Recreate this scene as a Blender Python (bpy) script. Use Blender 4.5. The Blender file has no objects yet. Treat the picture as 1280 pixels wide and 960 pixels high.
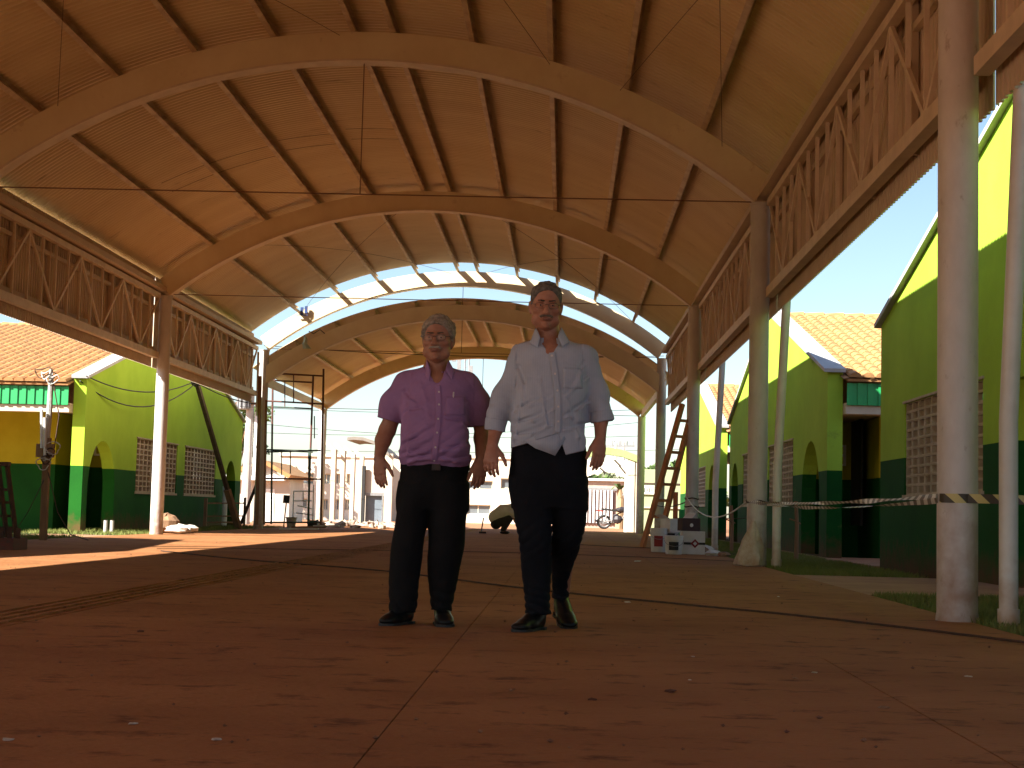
import bpy, bmesh, math, random, time
import numpy as np
from mathutils import Vector, Matrix
from mathutils.geometry import delaunay_2d_cdt
from mathutils.bvhtree import BVHTree
T0 = time.time()
random.seed(7); RNG = np.random.default_rng(7)
SCN = bpy.context.scene
COL = SCN.collection
PI = math.pi

# ------------------------------------------------------------------ camera
CF, CPITCH, CYAW, CROLL, CH = 1972.9, 0.0808, -0.0345, 0.0249, 0.5957
def ray(px, py):
    uu = px - 640; vv = 480 - py
    c, s = math.cos(CROLL), math.sin(CROLL)
    u = c*uu - s*vv; v = s*uu + c*vv
    c, s = math.cos(CPITCH), math.sin(CPITCH)
    yf = c*CF - s*v; z = s*CF + c*v
    c, s = math.cos(CYAW), math.sin(CYAW)
    return Vector((c*u + s*yf, -s*u + c*yf, z))
def at(px, py, Y):                      # the real point at depth Y seen at a pixel of the 1280x960 photograph
    d = ray(px, py); return d*(Y/d.y) + Vector((0, 0, CH))
cd = bpy.data.cameras.new('camera'); cam = bpy.data.objects.new('camera', cd); COL.objects.link(cam)
cd.sensor_width = 36; cd.lens = CF/1280*36; cd.clip_start = 0.05; cd.clip_end = 3000
_f = ray(640, 480).normalized(); _r = (ray(740, 480) - ray(540, 480)).normalized(); _u = _r.cross(_f)
cam.matrix_world = Matrix(((_r.x, _u.x, -_f.x, 0), (_r.y, _u.y, -_f.y, 0), (_r.z, _u.z, -_f.z, CH), (0, 0, 0, 1)))
SCN.camera = cam

# ------------------------------------------------------------------ light
SUN = Vector((1.02, 0.8, -1.0)).normalized()           # the way the light travels
elev = math.asin(-SUN.z); azim = math.atan2(-SUN.x, -SUN.y)
w = bpy.data.worlds.new('World'); SCN.world = w; w.use_nodes = True
nt = w.node_tree; sky = nt.nodes.new('ShaderNodeTexSky'); sky.sky_type = 'NISHITA'; sky.sun_disc = False
sky.sun_elevation = elev; sky.sun_rotation = azim; sky.air_density = 1.0; sky.dust_density = 0.6; sky.ozone_density = 1.4
nt.links.new(sky.outputs[0], nt.nodes['Background'].inputs[0]); nt.nodes['Background'].inputs[1].default_value = 0.055
sl = bpy.data.lights.new('sun', 'SUN'); sl.energy = 5.0; sl.angle = math.radians(0.5); sl.color = (1, .95, .86)
so = bpy.data.objects.new('sun', sl); COL.objects.link(so); so.rotation_euler = SUN.to_track_quat('-Z', 'Y').to_euler()
SCN.view_settings.view_transform = 'Standard'; SCN.view_settings.look = 'None'
SCN.view_settings.exposure = 1.84; SCN.view_settings.gamma = 1
SCN.cycles.max_bounces = 8; SCN.cycles.diffuse_bounces = 6

# ------------------------------------------------------------------ materials
MATS = {}
def rgb(c): return (c[0], c[1], c[2], 1)
def mat(name, col, rough=.7, col2=None, scale=6, bump=0, bscale=None, dirt=None, dirt_h=0, metal=0, spec=.5,
        split=None, stretch=(1, 1, 1), detail=6, lo=.35, hi=.65, coat=0, stain=None, stain_scale=3, stain_w=.12, alpha=1, trans=0):
    if name in MATS: return MATS[name]
    m = bpy.data.materials.new(name); m.use_nodes = True; n = m.node_tree; b = n.nodes['Principled BSDF']
    N = n.nodes.new; L = n.links.new
    geo = N('ShaderNodeNewGeometry'); mp = N('ShaderNodeMapping'); mp.inputs['Scale'].default_value = stretch
    L(geo.outputs['Position'], mp.inputs[0])
    tex = N('ShaderNodeTexNoise'); tex.inputs['Scale'].default_value = scale; tex.inputs['Detail'].default_value = detail
    tex.inputs['Roughness'].default_value = .62
    L(mp.outputs[0], tex.inputs['Vector'])
    rm = N('ShaderNodeMapRange'); rm.inputs[1].default_value = lo; rm.inputs[2].default_value = hi; L(tex.outputs[0], rm.inputs[0])
    def mix(fac, a, c):
        x = N('ShaderNodeMix'); x.data_type = 'RGBA'
        if hasattr(fac, 'links'): L(fac, x.inputs['Factor'])
        else: x.inputs['Factor'].default_value = fac
        for s, v in ((x.inputs['A'], a), (x.inputs['B'], c)):
            if isinstance(v, (tuple, list)): s.default_value = rgb(v)
            else: L(v, s)
        return x.outputs['Result']
    sep = N('ShaderNodeSeparateXYZ'); L(geo.outputs['Position'], sep.inputs[0])
    col2 = col2 or tuple(c*.82 for c in col)
    if split:                                   # two coats of paint, the lower one up to a height
        h, lower, lower2 = split
        cmp = N('ShaderNodeMath'); cmp.operation = 'LESS_THAN'; cmp.inputs[1].default_value = h; L(sep.outputs['Z'], cmp.inputs[0])
        A = mix(cmp.outputs[0], col, lower); B = mix(cmp.outputs[0], col2, lower2)
        base = mix(rm.outputs[0], A, B)
    else:
        base = mix(rm.outputs[0], col, col2)
    if stain:
        t2 = N('ShaderNodeTexNoise'); t2.inputs['Scale'].default_value = stain_scale; t2.inputs['Detail'].default_value = 9
        t2.inputs['Roughness'].default_value = .7; L(mp.outputs[0], t2.inputs['Vector'])
        r2 = N('ShaderNodeMapRange'); r2.inputs[1].default_value = .5 + stain_w; r2.inputs[2].default_value = .62 + stain_w
        r2.inputs[4].default_value = .85
        L(t2.outputs[0], r2.inputs[0]); base = mix(r2.outputs[0], base, stain)
    if dirt:                                    # splashed red earth near the ground, ragged edge
        r3 = N('ShaderNodeMapRange'); r3.inputs[1].default_value = dirt_h; r3.inputs[2].default_value = 0.0
        L(sep.outputs['Z'], r3.inputs[0])
        t3 = N('ShaderNodeTexNoise'); t3.inputs['Scale'].default_value = 9; t3.inputs['Detail'].default_value = 8
        L(geo.outputs['Position'], t3.inputs['Vector'])
        ml = N('ShaderNodeMath'); ml.operation = 'MULTIPLY_ADD'; L(t3.outputs[0], ml.inputs[0]); ml.inputs[1].default_value = 1.6
        ad = N('ShaderNodeMath'); ad.operation = 'SUBTRACT'; L(r3.outputs[0], ad.inputs[0]); ad.inputs[1].default_value = 1.0
        L(ad.outputs[0], ml.inputs[2]); ml.use_clamp = True
        mm_ = N('ShaderNodeMath'); mm_.operation = 'MULTIPLY'; L(ml.outputs[0], mm_.inputs[0]); mq = N('ShaderNodeMath'); mq.operation = 'MULTIPLY'; mq.use_clamp = True; L(r3.outputs[0], mq.inputs[0]); mq.inputs[1].default_value = 4; L(mq.outputs[0], mm_.inputs[1])
        base = mix(mm_.outputs[0], base, dirt)
    L(base, b.inputs['Base Color'])
    b.inputs['Roughness'].default_value = rough; b.inputs['Metallic'].default_value = metal
    b.inputs['Specular IOR Level'].default_value = spec
    if coat: b.inputs['Coat Weight'].default_value = coat
    if trans: b.inputs['Transmission Weight'].default_value = trans
    if alpha < 1: b.inputs['Alpha'].default_value = alpha
    if bump:
        tb = N('ShaderNodeTexNoise'); tb.inputs['Scale'].default_value = bscale or scale*6; tb.inputs['Detail'].default_value = 8
        L(mp.outputs[0], tb.inputs['Vector'])
        bp = N('ShaderNodeBump'); bp.inputs['Strength'].default_value = bump; bp.inputs['Distance'].default_value = .02
        L(tb.outputs[0], bp.inputs['Height']); L(bp.outputs[0], b.inputs['Normal'])
    MATS[name] = m; return m

DIRT = (.30, .12, .05)
M_earth = mat('red earth', (.36, .165, .07), .95, (.27, .11, .045), .6, .6, 14, stain=(.45, .25, .13), stain_scale=.8)
M_slab = mat('dusty red concrete', (.37, .165, .065), .85, (.25, .10, .036), .9, .6, 34, stain=(.09, .03, .012), stain_scale=5.5, stain_w=.045, stretch=(.7, 1, 1), lo=.3, hi=.68, spec=.2, detail=9)
M_bed = mat('joint dirt', (.12, .045, .02), .95)
M_path = mat('pale path concrete', (.40, .20, .11), .9, (.30, .14, .075), 2, .4, 30)
M_soil = mat('lawn soil', (.10, .085, .03), .95, (.05, .075, .02), 4, .5, 30)
M_grass = mat('grass', (.11, .16, .02), .8, (.19, .18, .04), 3)
M_column = mat('white painted column', (.66, .62, .585), .6, (.56, .52, .48), 5, .15, 30, dirt=(.33, .20, .13), dirt_h=.9, stretch=(1, 1, .5), stain=(.32, .24, .18), stain_scale=11, stain_w=.11)
M_beam = mat('cream steel beam', (.82, .69, .44), .55, (.74, .60, .36), 1.5, .06, 20, stain=(.55, .38, .2), stain_scale=2.5, stain_w=.11)
M_roof = mat('cream roof sheet', (.80, .63, .36), .5, (.72, .54, .29), .5, .05, 12, stretch=(1, 3, 1), stain=(.52, .36, .18), stain_scale=1.1, stain_w=.10)
M_purlin = mat('purlin steel', (.74, .60, .42), .55, (.5, .34, .2), 3)
M_val = mat('valance sheet', (.66, .53, .38), .6, (.56, .44, .31), 1.5, .1, 20)
M_truss = mat('truss steel', (.78, .64, .47), .55, (.66, .53, .38), 4)
M_lime = mat('lime and green paint', (.37, .58, .06), .85, (.31, .50, .05), 1.2, .18, 60, split=(1.40, (.008, .085, .014), (.006, .065, .011)), spec=.12, dirt=(.10, .05, .025), dirt_h=.45, stain=(.16, .22, .05), stain_scale=1.1, stain_w=.13)
M_limeL = mat('lime and green paint left', (.38, .60, .05), .85, (.32, .53, .04), 1.2, .18, 60, split=(1.29, (.012, .11, .012), (.009, .085, .010)), spec=.12, dirt=(.14, .07, .03), dirt_h=.45)
M_yel = mat('yellow and green paint', (.42, .41, .03), .85, (.35, .34, .02), 1.5, .15, 50, split=(1.36, (.008, .08, .014), (.006, .06, .012)), spec=.12)
M_white = mat('white paint', (.78, .78, .76), .6, (.68, .67, .64), 4, .1)
M_coping = mat('grey white coping', (.50, .50, .50), .8, (.40, .40, .41), 3, .2)
M_tile = mat('clay tile', (.47, .25, .095), .85, (.34, .17, .065), 3, .3, 50, stain=(.28, .17, .10), stain_scale=4, stain_w=.08)
M_fascia = mat('green ribbed fascia', (.02, .36, .10), .5, (.015, .28, .08), 3)
M_cream = mat('cream concrete', (.66, .56, .42), .8, (.55, .46, .34), 2, .2)
M_block = mat('concrete vent block', (.52, .44, .35), .9, (.42, .34, .26), 9, .3, 60)
M_dark = mat('dark interior', (.03, .03, .03), .9)  # near-black standing in for shade behind openings; a porch post shares it
M_wood = mat('weathered wood', (.30, .17, .09), .85, (.2, .11, .06), 12, .4, 60, stretch=(1, 1, .15))
M_woodr = mat('orange brown ladder wood', (.52, .22, .08), .7, (.38, .14, .05), 14, .3, 60, stretch=(1, 1, .2))
M_steelr = mat('rusty red scaffold steel', (.16, .04, .03), .7, (.09, .05, .04), 18)
M_steelg = mat('green scaffold steel', (.04, .12, .09), .7, (.1, .07, .05), 18)
M_pvc = mat('white plastic pipe', (.68, .66, .60), .4, (.6, .57, .5), 4, dirt=(.4, .25, .15), dirt_h=.5)
M_black = mat('black rubber', (.012, .012, .013), .6, (.02, .018, .016), 20)
M_cable = mat('dusty black cable', (.035, .02, .015), .8, (.08, .035, .02), 30)
M_grey = mat('grey metal', (.3, .3, .3), .5, (.22, .22, .22), 10, metal=.3)
M_conc = mat('pole concrete', (.55, .52, .48), .85, (.45, .42, .38), 5, .3)

# ------------------------------------------------------------------ object helpers
def _unique(n): return n
def link_mesh(name, me, m, parent=None):
    o = bpy.data.objects.new(name, me); COL.objects.link(o)
    if m is not None and not me.materials: me.materials.append(m)
    if parent: o.parent = parent
    return o
def tag(o, label=None, cat=None, group=None, kind=None):
    if label: o['label'] = label
    if cat: o['category'] = cat
    if group: o['group'] = group
    if kind: o['kind'] = kind
    return o
def thing(name, loc, label, cat, group=None, rz=0):
    o = bpy.data.objects.new(name, None); COL.objects.link(o); o.empty_display_size = .1
    o.location = loc; o.rotation_euler.z = rz
    tag(o, label, cat, group); return o
def dup(root, loc, label, group=None, rz=None):
    r = root.copy(); COL.objects.link(r); r.location = loc
    if rz is not None: r.rotation_euler.z = rz
    r['label'] = label
    if group: r['group'] = group
    for ch in [o for o in root.children]:
        c = ch.copy(); COL.objects.link(c); c.parent = r
        for g in [q for q in ch.children]:
            d = g.copy(); COL.objects.link(d); d.parent = c
    return r
def base_of(parent):
    v = Vector((0, 0, 0)); p = parent
    while p: v = v + p.location; p = p.parent
    return v
class MB:
    def __init__(s): s.v = []; s.f = []
    def add(s, vs, fs):
        k = len(s.v); s.v += [tuple(q) for q in vs]; s.f += [tuple(i + k for i in f) for f in fs]; return s
    def box(s, x0, x1, y0, y1, z0, z1):
        return s.add([(x0,y0,z0),(x1,y0,z0),(x1,y1,z0),(x0,y1,z0),(x0,y0,z1),(x1,y0,z1),(x1,y1,z1),(x0,y1,z1)],
                     [(0,3,2,1),(4,5,6,7),(0,1,5,4),(1,2,6,5),(2,3,7,6),(3,0,4,7)])
    def bar(s, a, b, w, h=None, up=(0, 0, 1)):     # rectangular bar from a to b
        a = Vector(a); b = Vector(b); h = h or w; d = (b - a).normalized(); up = Vector(up)
        if abs(d.dot(up)) > .98: up = Vector((0, 1, 0))
        sx = d.cross(up).normalized(); sz = sx.cross(d).normalized()
        q = [(-w/2, -h/2), (w/2, -h/2), (w/2, h/2), (-w/2, h/2)]
        vs = [a + sx*i + sz*j for i, j in q] + [b + sx*i + sz*j for i, j in q]
        return s.add(vs, [(3,2,1,0),(4,5,6,7),(0,1,5,4),(1,2,6,5),(2,3,7,6),(3,0,4,7)])
    def tube(s, pts, r, n=8, cap=True):
        pts = [Vector(p) for p in pts]; rs = r if isinstance(r, (list, tuple)) else [r]*len(pts)
        vs = []; prev = None
        for i, p in enumerate(pts):
            d = (pts[min(i+1, len(pts)-1)] - pts[max(i-1, 0)]).normalized()
            if prev is None:
                up = Vector((0, 0, 1)) if abs(d.z) < .9 else Vector((1, 0, 0))
                a = d.cross(up).normalized()
            else: a = (prev - d*prev.dot(d)).normalized()
            prev = a; b = d.cross(a)
            for k in range(n):
                t = 2*PI*k/n; vs.append(p + (a*math.cos(t) + b*math.sin(t))*rs[i])
        fs = []
        for i in range(len(pts)-1):
            for k in range(n): fs.append((i*n+k, i*n+(k+1) % n, (i+1)*n+(k+1) % n, (i+1)*n+k))
        if cap: fs.append(tuple(range(n))[::-1]); fs.append(tuple((len(pts)-1)*n + k for k in range(n)))
        return s.add(vs, fs)
    def lathe(s, c, prof, n=16):
        c = Vector(c); vs = []; fs = []
        for r, z in prof:
            for k in range(n):
                t = 2*PI*k/n; vs.append(c + Vector((r*math.cos(t), r*math.sin(t), z)))
        for i in range(len(prof)-1):
            for k in range(n): fs.append((i*n+k, i*n+(k+1) % n, (i+1)*n+(k+1) % n, (i+1)*n+k))
        fs.append(tuple(range(n))[::-1]); fs.append(tuple((len(prof)-1)*n+k for k in range(n)))
        return s.add(vs, fs)
    def blob(s, c, r, n=8, seed=0, amp=.15):
        rr = random.Random(seed); vs = []; fs = []; c = Vector(c)
        for i in range(n//2+1):
            th = PI*i/(n//2)
            for k in range(n):
                ph = 2*PI*k/n; q = 1 + amp*(rr.random()*2-1)
                vs.append(c + Vector((r[0]*math.sin(th)*math.cos(ph)*q, r[1]*math.sin(th)*math.sin(ph)*q, r[2]*math.cos(th)*q)))
        for i in range(n//2):
            for k in range(n): fs.append((i*n+k, i*n+(k+1) % n, (i+1)*n+(k+1) % n, (i+1)*n+k))
        return s.add(vs, fs)
    def mesh(s, name, off=(0, 0, 0), smooth=False):
        me = bpy.data.meshes.new(name); o = Vector(off)
        me.from_pydata([(v[0]-o.x, v[1]-o.y, v[2]-o.z) for v in s.v], [], s.f)
        bm = bmesh.new(); bm.from_mesh(me)
        if smooth: bmesh.ops.remove_doubles(bm, verts=bm.verts, dist=1e-5)
        bmesh.ops.recalc_face_normals(bm, faces=bm.faces); bm.to_mesh(me); bm.free()
        if smooth:
            me.polygons.foreach_set('use_smooth', [True]*len(me.polygons))
            try: me.set_sharp_from_angle(angle=math.radians(40))
            except Exception: pass
        return me
    def build(s, name, m, parent=None, smooth=False, local=False):
        off = (0, 0, 0) if (local or not parent) else base_of(parent)
        return link_mesh(name, s.mesh(name, off, smooth), m, parent)
def build_thing(mb, name, m, loc, label, cat, group=None, smooth=False):     # a thing that is one mesh, authored in world space
    me = mb.mesh(name, loc, smooth); o = link_mesh(name, me, m); o.location = loc; return tag(o, label, cat, group)
def plate(outline, holes, th, fn):
    """2D outline with holes -> solid plate; fn(u, v, t) gives the 3D point, t in 0..th"""
    def area(p): return sum(p[i][0]*p[(i+1) % len(p)][1] - p[(i+1) % len(p)][0]*p[i][1] for i in range(len(p)))
    loops = [outline if area(outline) > 0 else outline[::-1]] + [h if area(h) > 0 else h[::-1] for h in holes]
    vs = []; edges = []; faces = []
    for l in loops:
        k = len(vs); vs += [Vector(p) for p in l]; edges += [(k+i, k+(i+1) % len(l)) for i in range(len(l))]
    def inside(p, l):
        r = False; j = len(l)-1
        for i in range(len(l)):
            if (l[i][1] > p[1]) != (l[j][1] > p[1]) and p[0] < (l[j][0]-l[i][0])*(p[1]-l[i][1])/(l[j][1]-l[i][1]) + l[i][0]: r = not r
            j = i
        return r
    ov, oe, of, _, _, _ = delaunay_2d_cdt(vs, edges, [], 0, 1e-6)
    mb = MB(); tris = []
    for f in of:
        c = sum((ov[i] for i in f), Vector((0, 0)))/len(f)
        if inside(c, loops[0]) and not any(inside(c, h) for h in loops[1:]): tris.append(tuple(f))
    n = len(ov)
    V = [fn(p[0], p[1], 0) for p in ov] + [fn(p[0], p[1], th) for p in ov]
    F = [t for t in tris] + [tuple(i+n for i in t[::-1]) for t in tris]
    cnt = {}
    for t in tris:
        for i in range(len(t)):
            a, b = t[i], t[(i+1) % len(t)]; cnt[(a, b)] = cnt.get((a, b), 0) + 1
    for (a, b) in cnt:
        if (b, a) not in cnt: F.append((b, a, a+n, b+n))
    return mb.add(V, F)
def struct(name, mb, m, smooth=False):
    o = link_mesh(name, mb.mesh(name, smooth=smooth), m); o['kind'] = 'structure'; return o
def sag(a, b, drop, n=14):
    a = Vector(a); b = Vector(b)
    return [a.lerp(b, i/n) - Vector((0, 0, 4*drop*(i/n)*(1-i/n))) for i in range(n+1)]

# ================================================================== SETTING: ground
struct('ground', MB().add([(-900, -160, -.14), (900, -160, -.14), (900, 1500, -.14), (-900, 1500, -.14)], [(0, 1, 2, 3)]), M_earth)
XL, XR = -8.02, 2.48
YK = [9.82, 19.92, 30.02, 40.12, 50.22]
XC = -2.67
fl = struct('hall_floor', MB().box(XL, XR, -33, 54.5, -.13, -.014), M_bed)
xs = [XL, -5.55, -3.03, -2.61, -.47, 1.13, XR]
ys = [-8 + 5.0*i for i in range(13)] + [54.5]
ys = [-33, -3.1, 1.9, 6.9, 14.9, 19.9, 24.9, 30, 35, 40, 45, 50, 54.5]
for i in range(len(xs)-1):
    for j in range(len(ys)-1):
        g = .0022
        if i == 2: continue
        dz = random.uniform(-.0012, .0012)
        MB().box(xs[i]+g, xs[i+1]-g, ys[j]+g, ys[j+1]-g, -.05, dz).build('slab', M_slab, fl)
# tactile strip down the middle: flat tiles with four raised bars each
tp = MB().box(-3.026, -2.614, -33, 54.5, -.05, -.004)
tp.build('tactile_bed', M_slab, fl)
tl = MB().box(0, .40, 0, .392, 0, .006)
for k in range(4): tl.box(.045+.09*k, .08+.09*k, .01, .382, .006, .016)
tme = tl.mesh('tactile_tile'); tme.materials.append(M_slab)
for k in range(118):
    o = bpy.data.objects.new('tactile_tile', tme); COL.objects.link(o); o.parent = fl
    o.location = (-3.02 + random.uniform(-.002, .002), 5.2 + .4*k, -.004)
# paths and lawns
struct('path', MB().box(XR+.003, 4.4, 13.0, 17.2, -.13, -.004), M_path)
struct('building_apron', MB().box(3.98, 4.30, 24.5, 43, -.13, -.02).box(4.28, 12, 22, 26.6, -.13, -.024), M_path)
struct('left_apron', MB().box(-9.5, -8.03, 26.5, 29.0, -.13, -.02), M_path)
def lawn(x0, x1, y0, y1, n, seed, hgt=.05, hole=None):
    so_ = struct('lawn', MB().box(x0, x1, y0, y1, -.14, -.022), M_soil)
    r = np.random.default_rng(seed)
    P = np.stack([r.uniform(x0, x1, n), r.uniform(y0, y1, n)], 1)
    keep = np.sin(P[:, 0]*3.1 + P[:, 1]*1.3) + np.sin(P[:, 1]*2.3 - P[:, 0]) + r.uniform(-1.6, 1.6, n) > -1.0
    P = P[keep]; n = len(P); a = r.uniform(0, PI, n); h = r.uniform(.4, 1.1, n)*hgt*1.3; wd = r.uniform(.004, .009, n)
    lx = r.uniform(-.5, .5, (n, 2))*h[:, None]
    V = np.zeros((n, 3, 3)); V[:, 0, :2] = P + np.stack([np.cos(a), np.sin(a)], 1)*wd[:, None]; V[:, 1, :2] = P - np.stack([np.cos(a), np.sin(a)], 1)*wd[:, None]
    V[:, 2, :2] = P + lx; V[:, :2, 2] = -.024; V[:, 2, 2] = -.022 + h
    me = np_mesh('grass', V.reshape(-1, 3), np.arange(n*3).reshape(-1, 3)); o = link_mesh('grass', me, M_grass)
    tag(o, kind='stuff', label='short patchy grass beside the paving', cat='grass'); return o
def np_mesh(name, V, F, smooth=False):
    me = bpy.data.meshes.new(name); V = np.asarray(V, np.float32); F = np.asarray(F, np.int32); k = F.shape[1]
    me.vertices.add(len(V)); me.vertices.foreach_set('co', V.ravel())
    me.loops.add(F.size); me.loops.foreach_set('vertex_index', F.ravel())
    me.polygons.add(len(F)); me.polygons.foreach_set('loop_start', np.arange(len(F), dtype=np.int32)*k)
    me.polygons.foreach_set('loop_total', np.full(len(F), k, np.int32))
    if smooth: me.polygons.foreach_set('use_smooth', np.ones(len(F), bool))
    me.update(calc_edges=True); me.validate(); return me
lawn(XR+.01, 3.97, 17.3, 43, 60000, 1)
lawn(XR+.01, 4.25, 4, 12.95, 60000, 2)
lawn(-10.2, XL-.01, 18, 26.4, 20000, 3, .06)
lawn(-10.2, XL-.01, 29.1, 46, 22000, 4, .06)
# crumbs of dry soil and gravel lying about (nobody could count them)
n = 900; r = np.random.default_rng(11); cb = MB()
for k in range(520):
    x = r.uniform(-6.5, XR); y = 4 + 24*r.random()**1.6; s = r.uniform(.003, .011)
    cb.blob((x, y, s*.4), (s, s*r.uniform(.7, 1.6), s*.55), 5, k, .35)
o = cb.build('gravel_crumbs', mat('earth crumbs', (.30, .16, .09), .95, (.12, .05, .03), 9)); tag(o, 'tiny crumbs of soil and gravel strewn over the red floor', 'gravel', kind='stuff')

# ================================================================== COVERED HALL
HW = 5.09; ZS = 4.585; RB = 8.02; ZC = 6.33 - 8.02
def arc_pts(Rr, zc, x_half, n=40):
    a = math.asin(x_half/Rr)
    return [(XC + Rr*math.sin(t), zc + Rr*math.cos(t)) for t in [(-a + 2*a*i/n) for i in range(n+1)]]
def arch_beam(y, zoff, parent, wd=.2):
    lo = arc_pts(RB, ZC+zoff, 5.0); hi = arc_pts(RB+.38, ZC+zoff, 5.2)
    ol = [Vector((a, b)) for a, b in lo] + [Vector((a, b)) for a, b in hi][::-1]
    n = len(lo); V = []; F = []
    for yy in (y-wd/2, y+wd/2):
        V += [(a, yy, b) for a, b in lo] + [(a, yy, b) for a, b in hi]
    for i in range(n-1):
        F += [(i, i+1, n+i+1, n+i), (2*n+i, 3*n+i, 3*n+i+1, 2*n+i+1), (i, 2*n+i, 2*n+i+1, i+1), (n+i, n+i+1, 3*n+i+1, 3*n+i)]
    F += [(0, n, 3*n, 2*n), (n-1, 3*n-1, 4*n-1, 2*n-1)]
    mb = MB().add(V, F)
    o = mb.build('arch_beam', M_beam, parent)
    lp = arc_pts(RB-.004, ZC+zoff, 4.99); V = []; F = []      # bottom flange proud of the web
    lp2 = arc_pts(RB+.022, ZC+zoff, 5.0)
    for yy in (y-wd/2-.025, y+wd/2+.025):
        V += [(a, yy, b) for a, b in lp] + [(a, yy, b) for a, b in lp2]
    for i in range(n-1):
        F += [(i, i+1, n+i+1, n+i), (2*n+i, 3*n+i, 3*n+i+1, 2*n+i+1), (i, 2*n+i, 2*n+i+1, i+1), (n+i, n+i+1, 3*n+i+1, 3*n+i)]
    MB().add(V, F).build('flange', M_truss, o)
    return o
def roof_sheet(y0, y1, zoff, parent, pitch=.12, nseg=44):
    Rr = RB+.54; a = math.asin(5.38/Rr); zc = ZC+zoff
    prof = []; y = y0
    while y < y1 - 1e-6:
        prof += [(y, 0), (y+pitch*.45, 0), (y+pitch*.55, .022), (y+pitch*.90, .022)]; y += pitch
    prof.append((y1, 0)); prof = np.array(prof); t = np.linspace(-a, a, nseg+1)
    X = XC + (Rr + prof[:, 1])[:, None]*np.sin(t)[None]; Z = zc + (Rr + prof[:, 1])[:, None]*np.cos(t)[None]
    Y = np.repeat(prof[:, 0][:, None], nseg+1, 1)
    V = np.stack([X, Y, Z], -1).reshape(-1, 3); m = nseg+1
    i, j = np.meshgrid(np.arange(len(prof)-1), np.arange(nseg), indexing='ij')
    q = (i*m + j).ravel(); F = np.stack([q, q+1, q+m+1, q+m], 1)
    V = V - np.array(base_of(parent))
    me = np_mesh('roof_sheet', V, F); o = link_mesh('roof_sheet', me, M_roof, parent)
    sm = o.modifiers.new('thick', 'SOLIDIFY'); sm.thickness = .004; sm.offset = 1
    return o
PX = [-6.90, -5.90, -4.89, -3.88, -2.84, -2.33, -1.31, -.29, .68, 1.67]
def purlins(y0, y1, zoff, parent, xs_=PX):
    for x in xs_:
        dx = x - XC; zb = ZC + zoff + math.sqrt((RB+.385)**2 - dx*dx); nrm = math.atan2(dx, RB)
        c, s = math.cos(nrm), math.sin(nrm)
        mb = MB()
        def rot(u, v): return (x + u*c + v*s, zb - u*s + v*c)
        # C section: web, bottom lip, top flange
        for (u0, u1, v0, v1) in ((-.035, -.029, 0, .148), (-.029, .035, 0, .006), (.029, .035, .006, .022), (-.029, .035, .142, .148)):
            cs = [rot(u0, v0), rot(u1, v0), rot(u1, v1), rot(u0, v1)]
            mb.add([(p[0], y0, p[1]) for p in cs] + [(p[0], y1, p[1]) for p in cs], [(3,2,1,0),(4,5,6,7),(0,1,5,4),(1,2,6,5),(2,3,7,6),(3,0,4,7)])
        mb.build('purlin', M_purlin, parent)
def side_truss(y0, y1, side, parent, z0=3.42, z1=4.57, zsh=3.20):
    x = XC + side*5.20; xi = XC + side*5.20
    tr = MB().bar((xi, y0, z1), (xi, y1, z1), .09, .09).build('side_truss', M_truss, parent)
    MB().bar((xi, y0, z0), (xi, y1, z0), .10, .12).build('bottom_chord', M_truss, tr)
    n = 8; L = (y1-y0)/n
    for k in range(n):
        a = y0 + L*k; b = a + L
        p = ((xi, a, z1-.05), (xi, b, z0+.06)) if k % 2 == 0 else ((xi, a, z0+.06), (xi, b, z1-.05))
        MB().bar(p[0], p[1], .032, .05).build('web_bar', M_truss, tr)
        MB().bar((xi, a+L*.5, z0+.06), (xi, a+L*.5, z1-.05), .035, .035).build('web_bar', M_truss, tr)
        if k: MB().bar((xi, a, z0+.06), (xi, a, z1-.05), .035, .035).build('web_bar', M_truss, tr)
    # corrugated valance behind it
    xo = XC + side*5.31; pitch = .10; pr = []; y = y0-.14
    while y < y1 + .13: pr += [(y, 0), (y+.04, 0), (y+.055, .025), (y+.085, .025)]; y += pitch
    V = []; F = []
    for k, (yy, d) in enumerate(pr): V += [(xo+side*d, yy, zsh), (xo+side*d, yy, 4.96)]
    for k in range(len(pr)-1): F.append((2*k, 2*k+2, 2*k+3, 2*k+1))
    o = MB().add(V, F).build('valance_sheet', M_val, parent)
    md = o.modifiers.new('thick', 'SOLIDIFY'); md.thickness = .003
    for zz in (3.55, 4.35): MB().bar((xo - side*.035, y0, zz), (xo - side*.035, y1, zz), .05, .06).build('girt', M_val, parent)
    for k in range(1, 6):
        yy = y0 + (y1-y0)*k/6 + .3
        MB().bar((xo - side*.04, yy, z0-.05), (xo - side*.04, yy, z1+.1), .05, .05).build('stud', M_val, parent)
def gutter(y0, y1, side, parent, z=4.66):
    x0 = XC + side*5.06; x1 = XC + side*5.36; mb = MB()
    mb.box(min(x0, x1), max(x0, x1), y0, y1, z, z+.012); s = side
    mb.box(min(x0, x0+s*.012), max(x0, x0+s*.012), y0, y1, z+.012, z+.09)
    mb.box(min(x1, x1-s*.012), max(x1, x1-s*.012), y0, y1, z+.012, z+.18)
    mb.build('gutter', M_val, parent)
colme = MB()
prof = [(.13, -.1), (.13, .02), (.1235, .05)] + [(.1235, z) for z in np.linspace(.3, 4.55, 10)] + [(.135, 4.553), (.135, 4.583)]
colme.lathe((0, 0, 0), prof, 28)
colme.box(-.004, .004, -.1255, -.118, .1, 4.5)      # seam of the formwork pipe
COLME = colme.mesh('column', smooth=True); COLME.materials.append(M_column)
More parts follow.
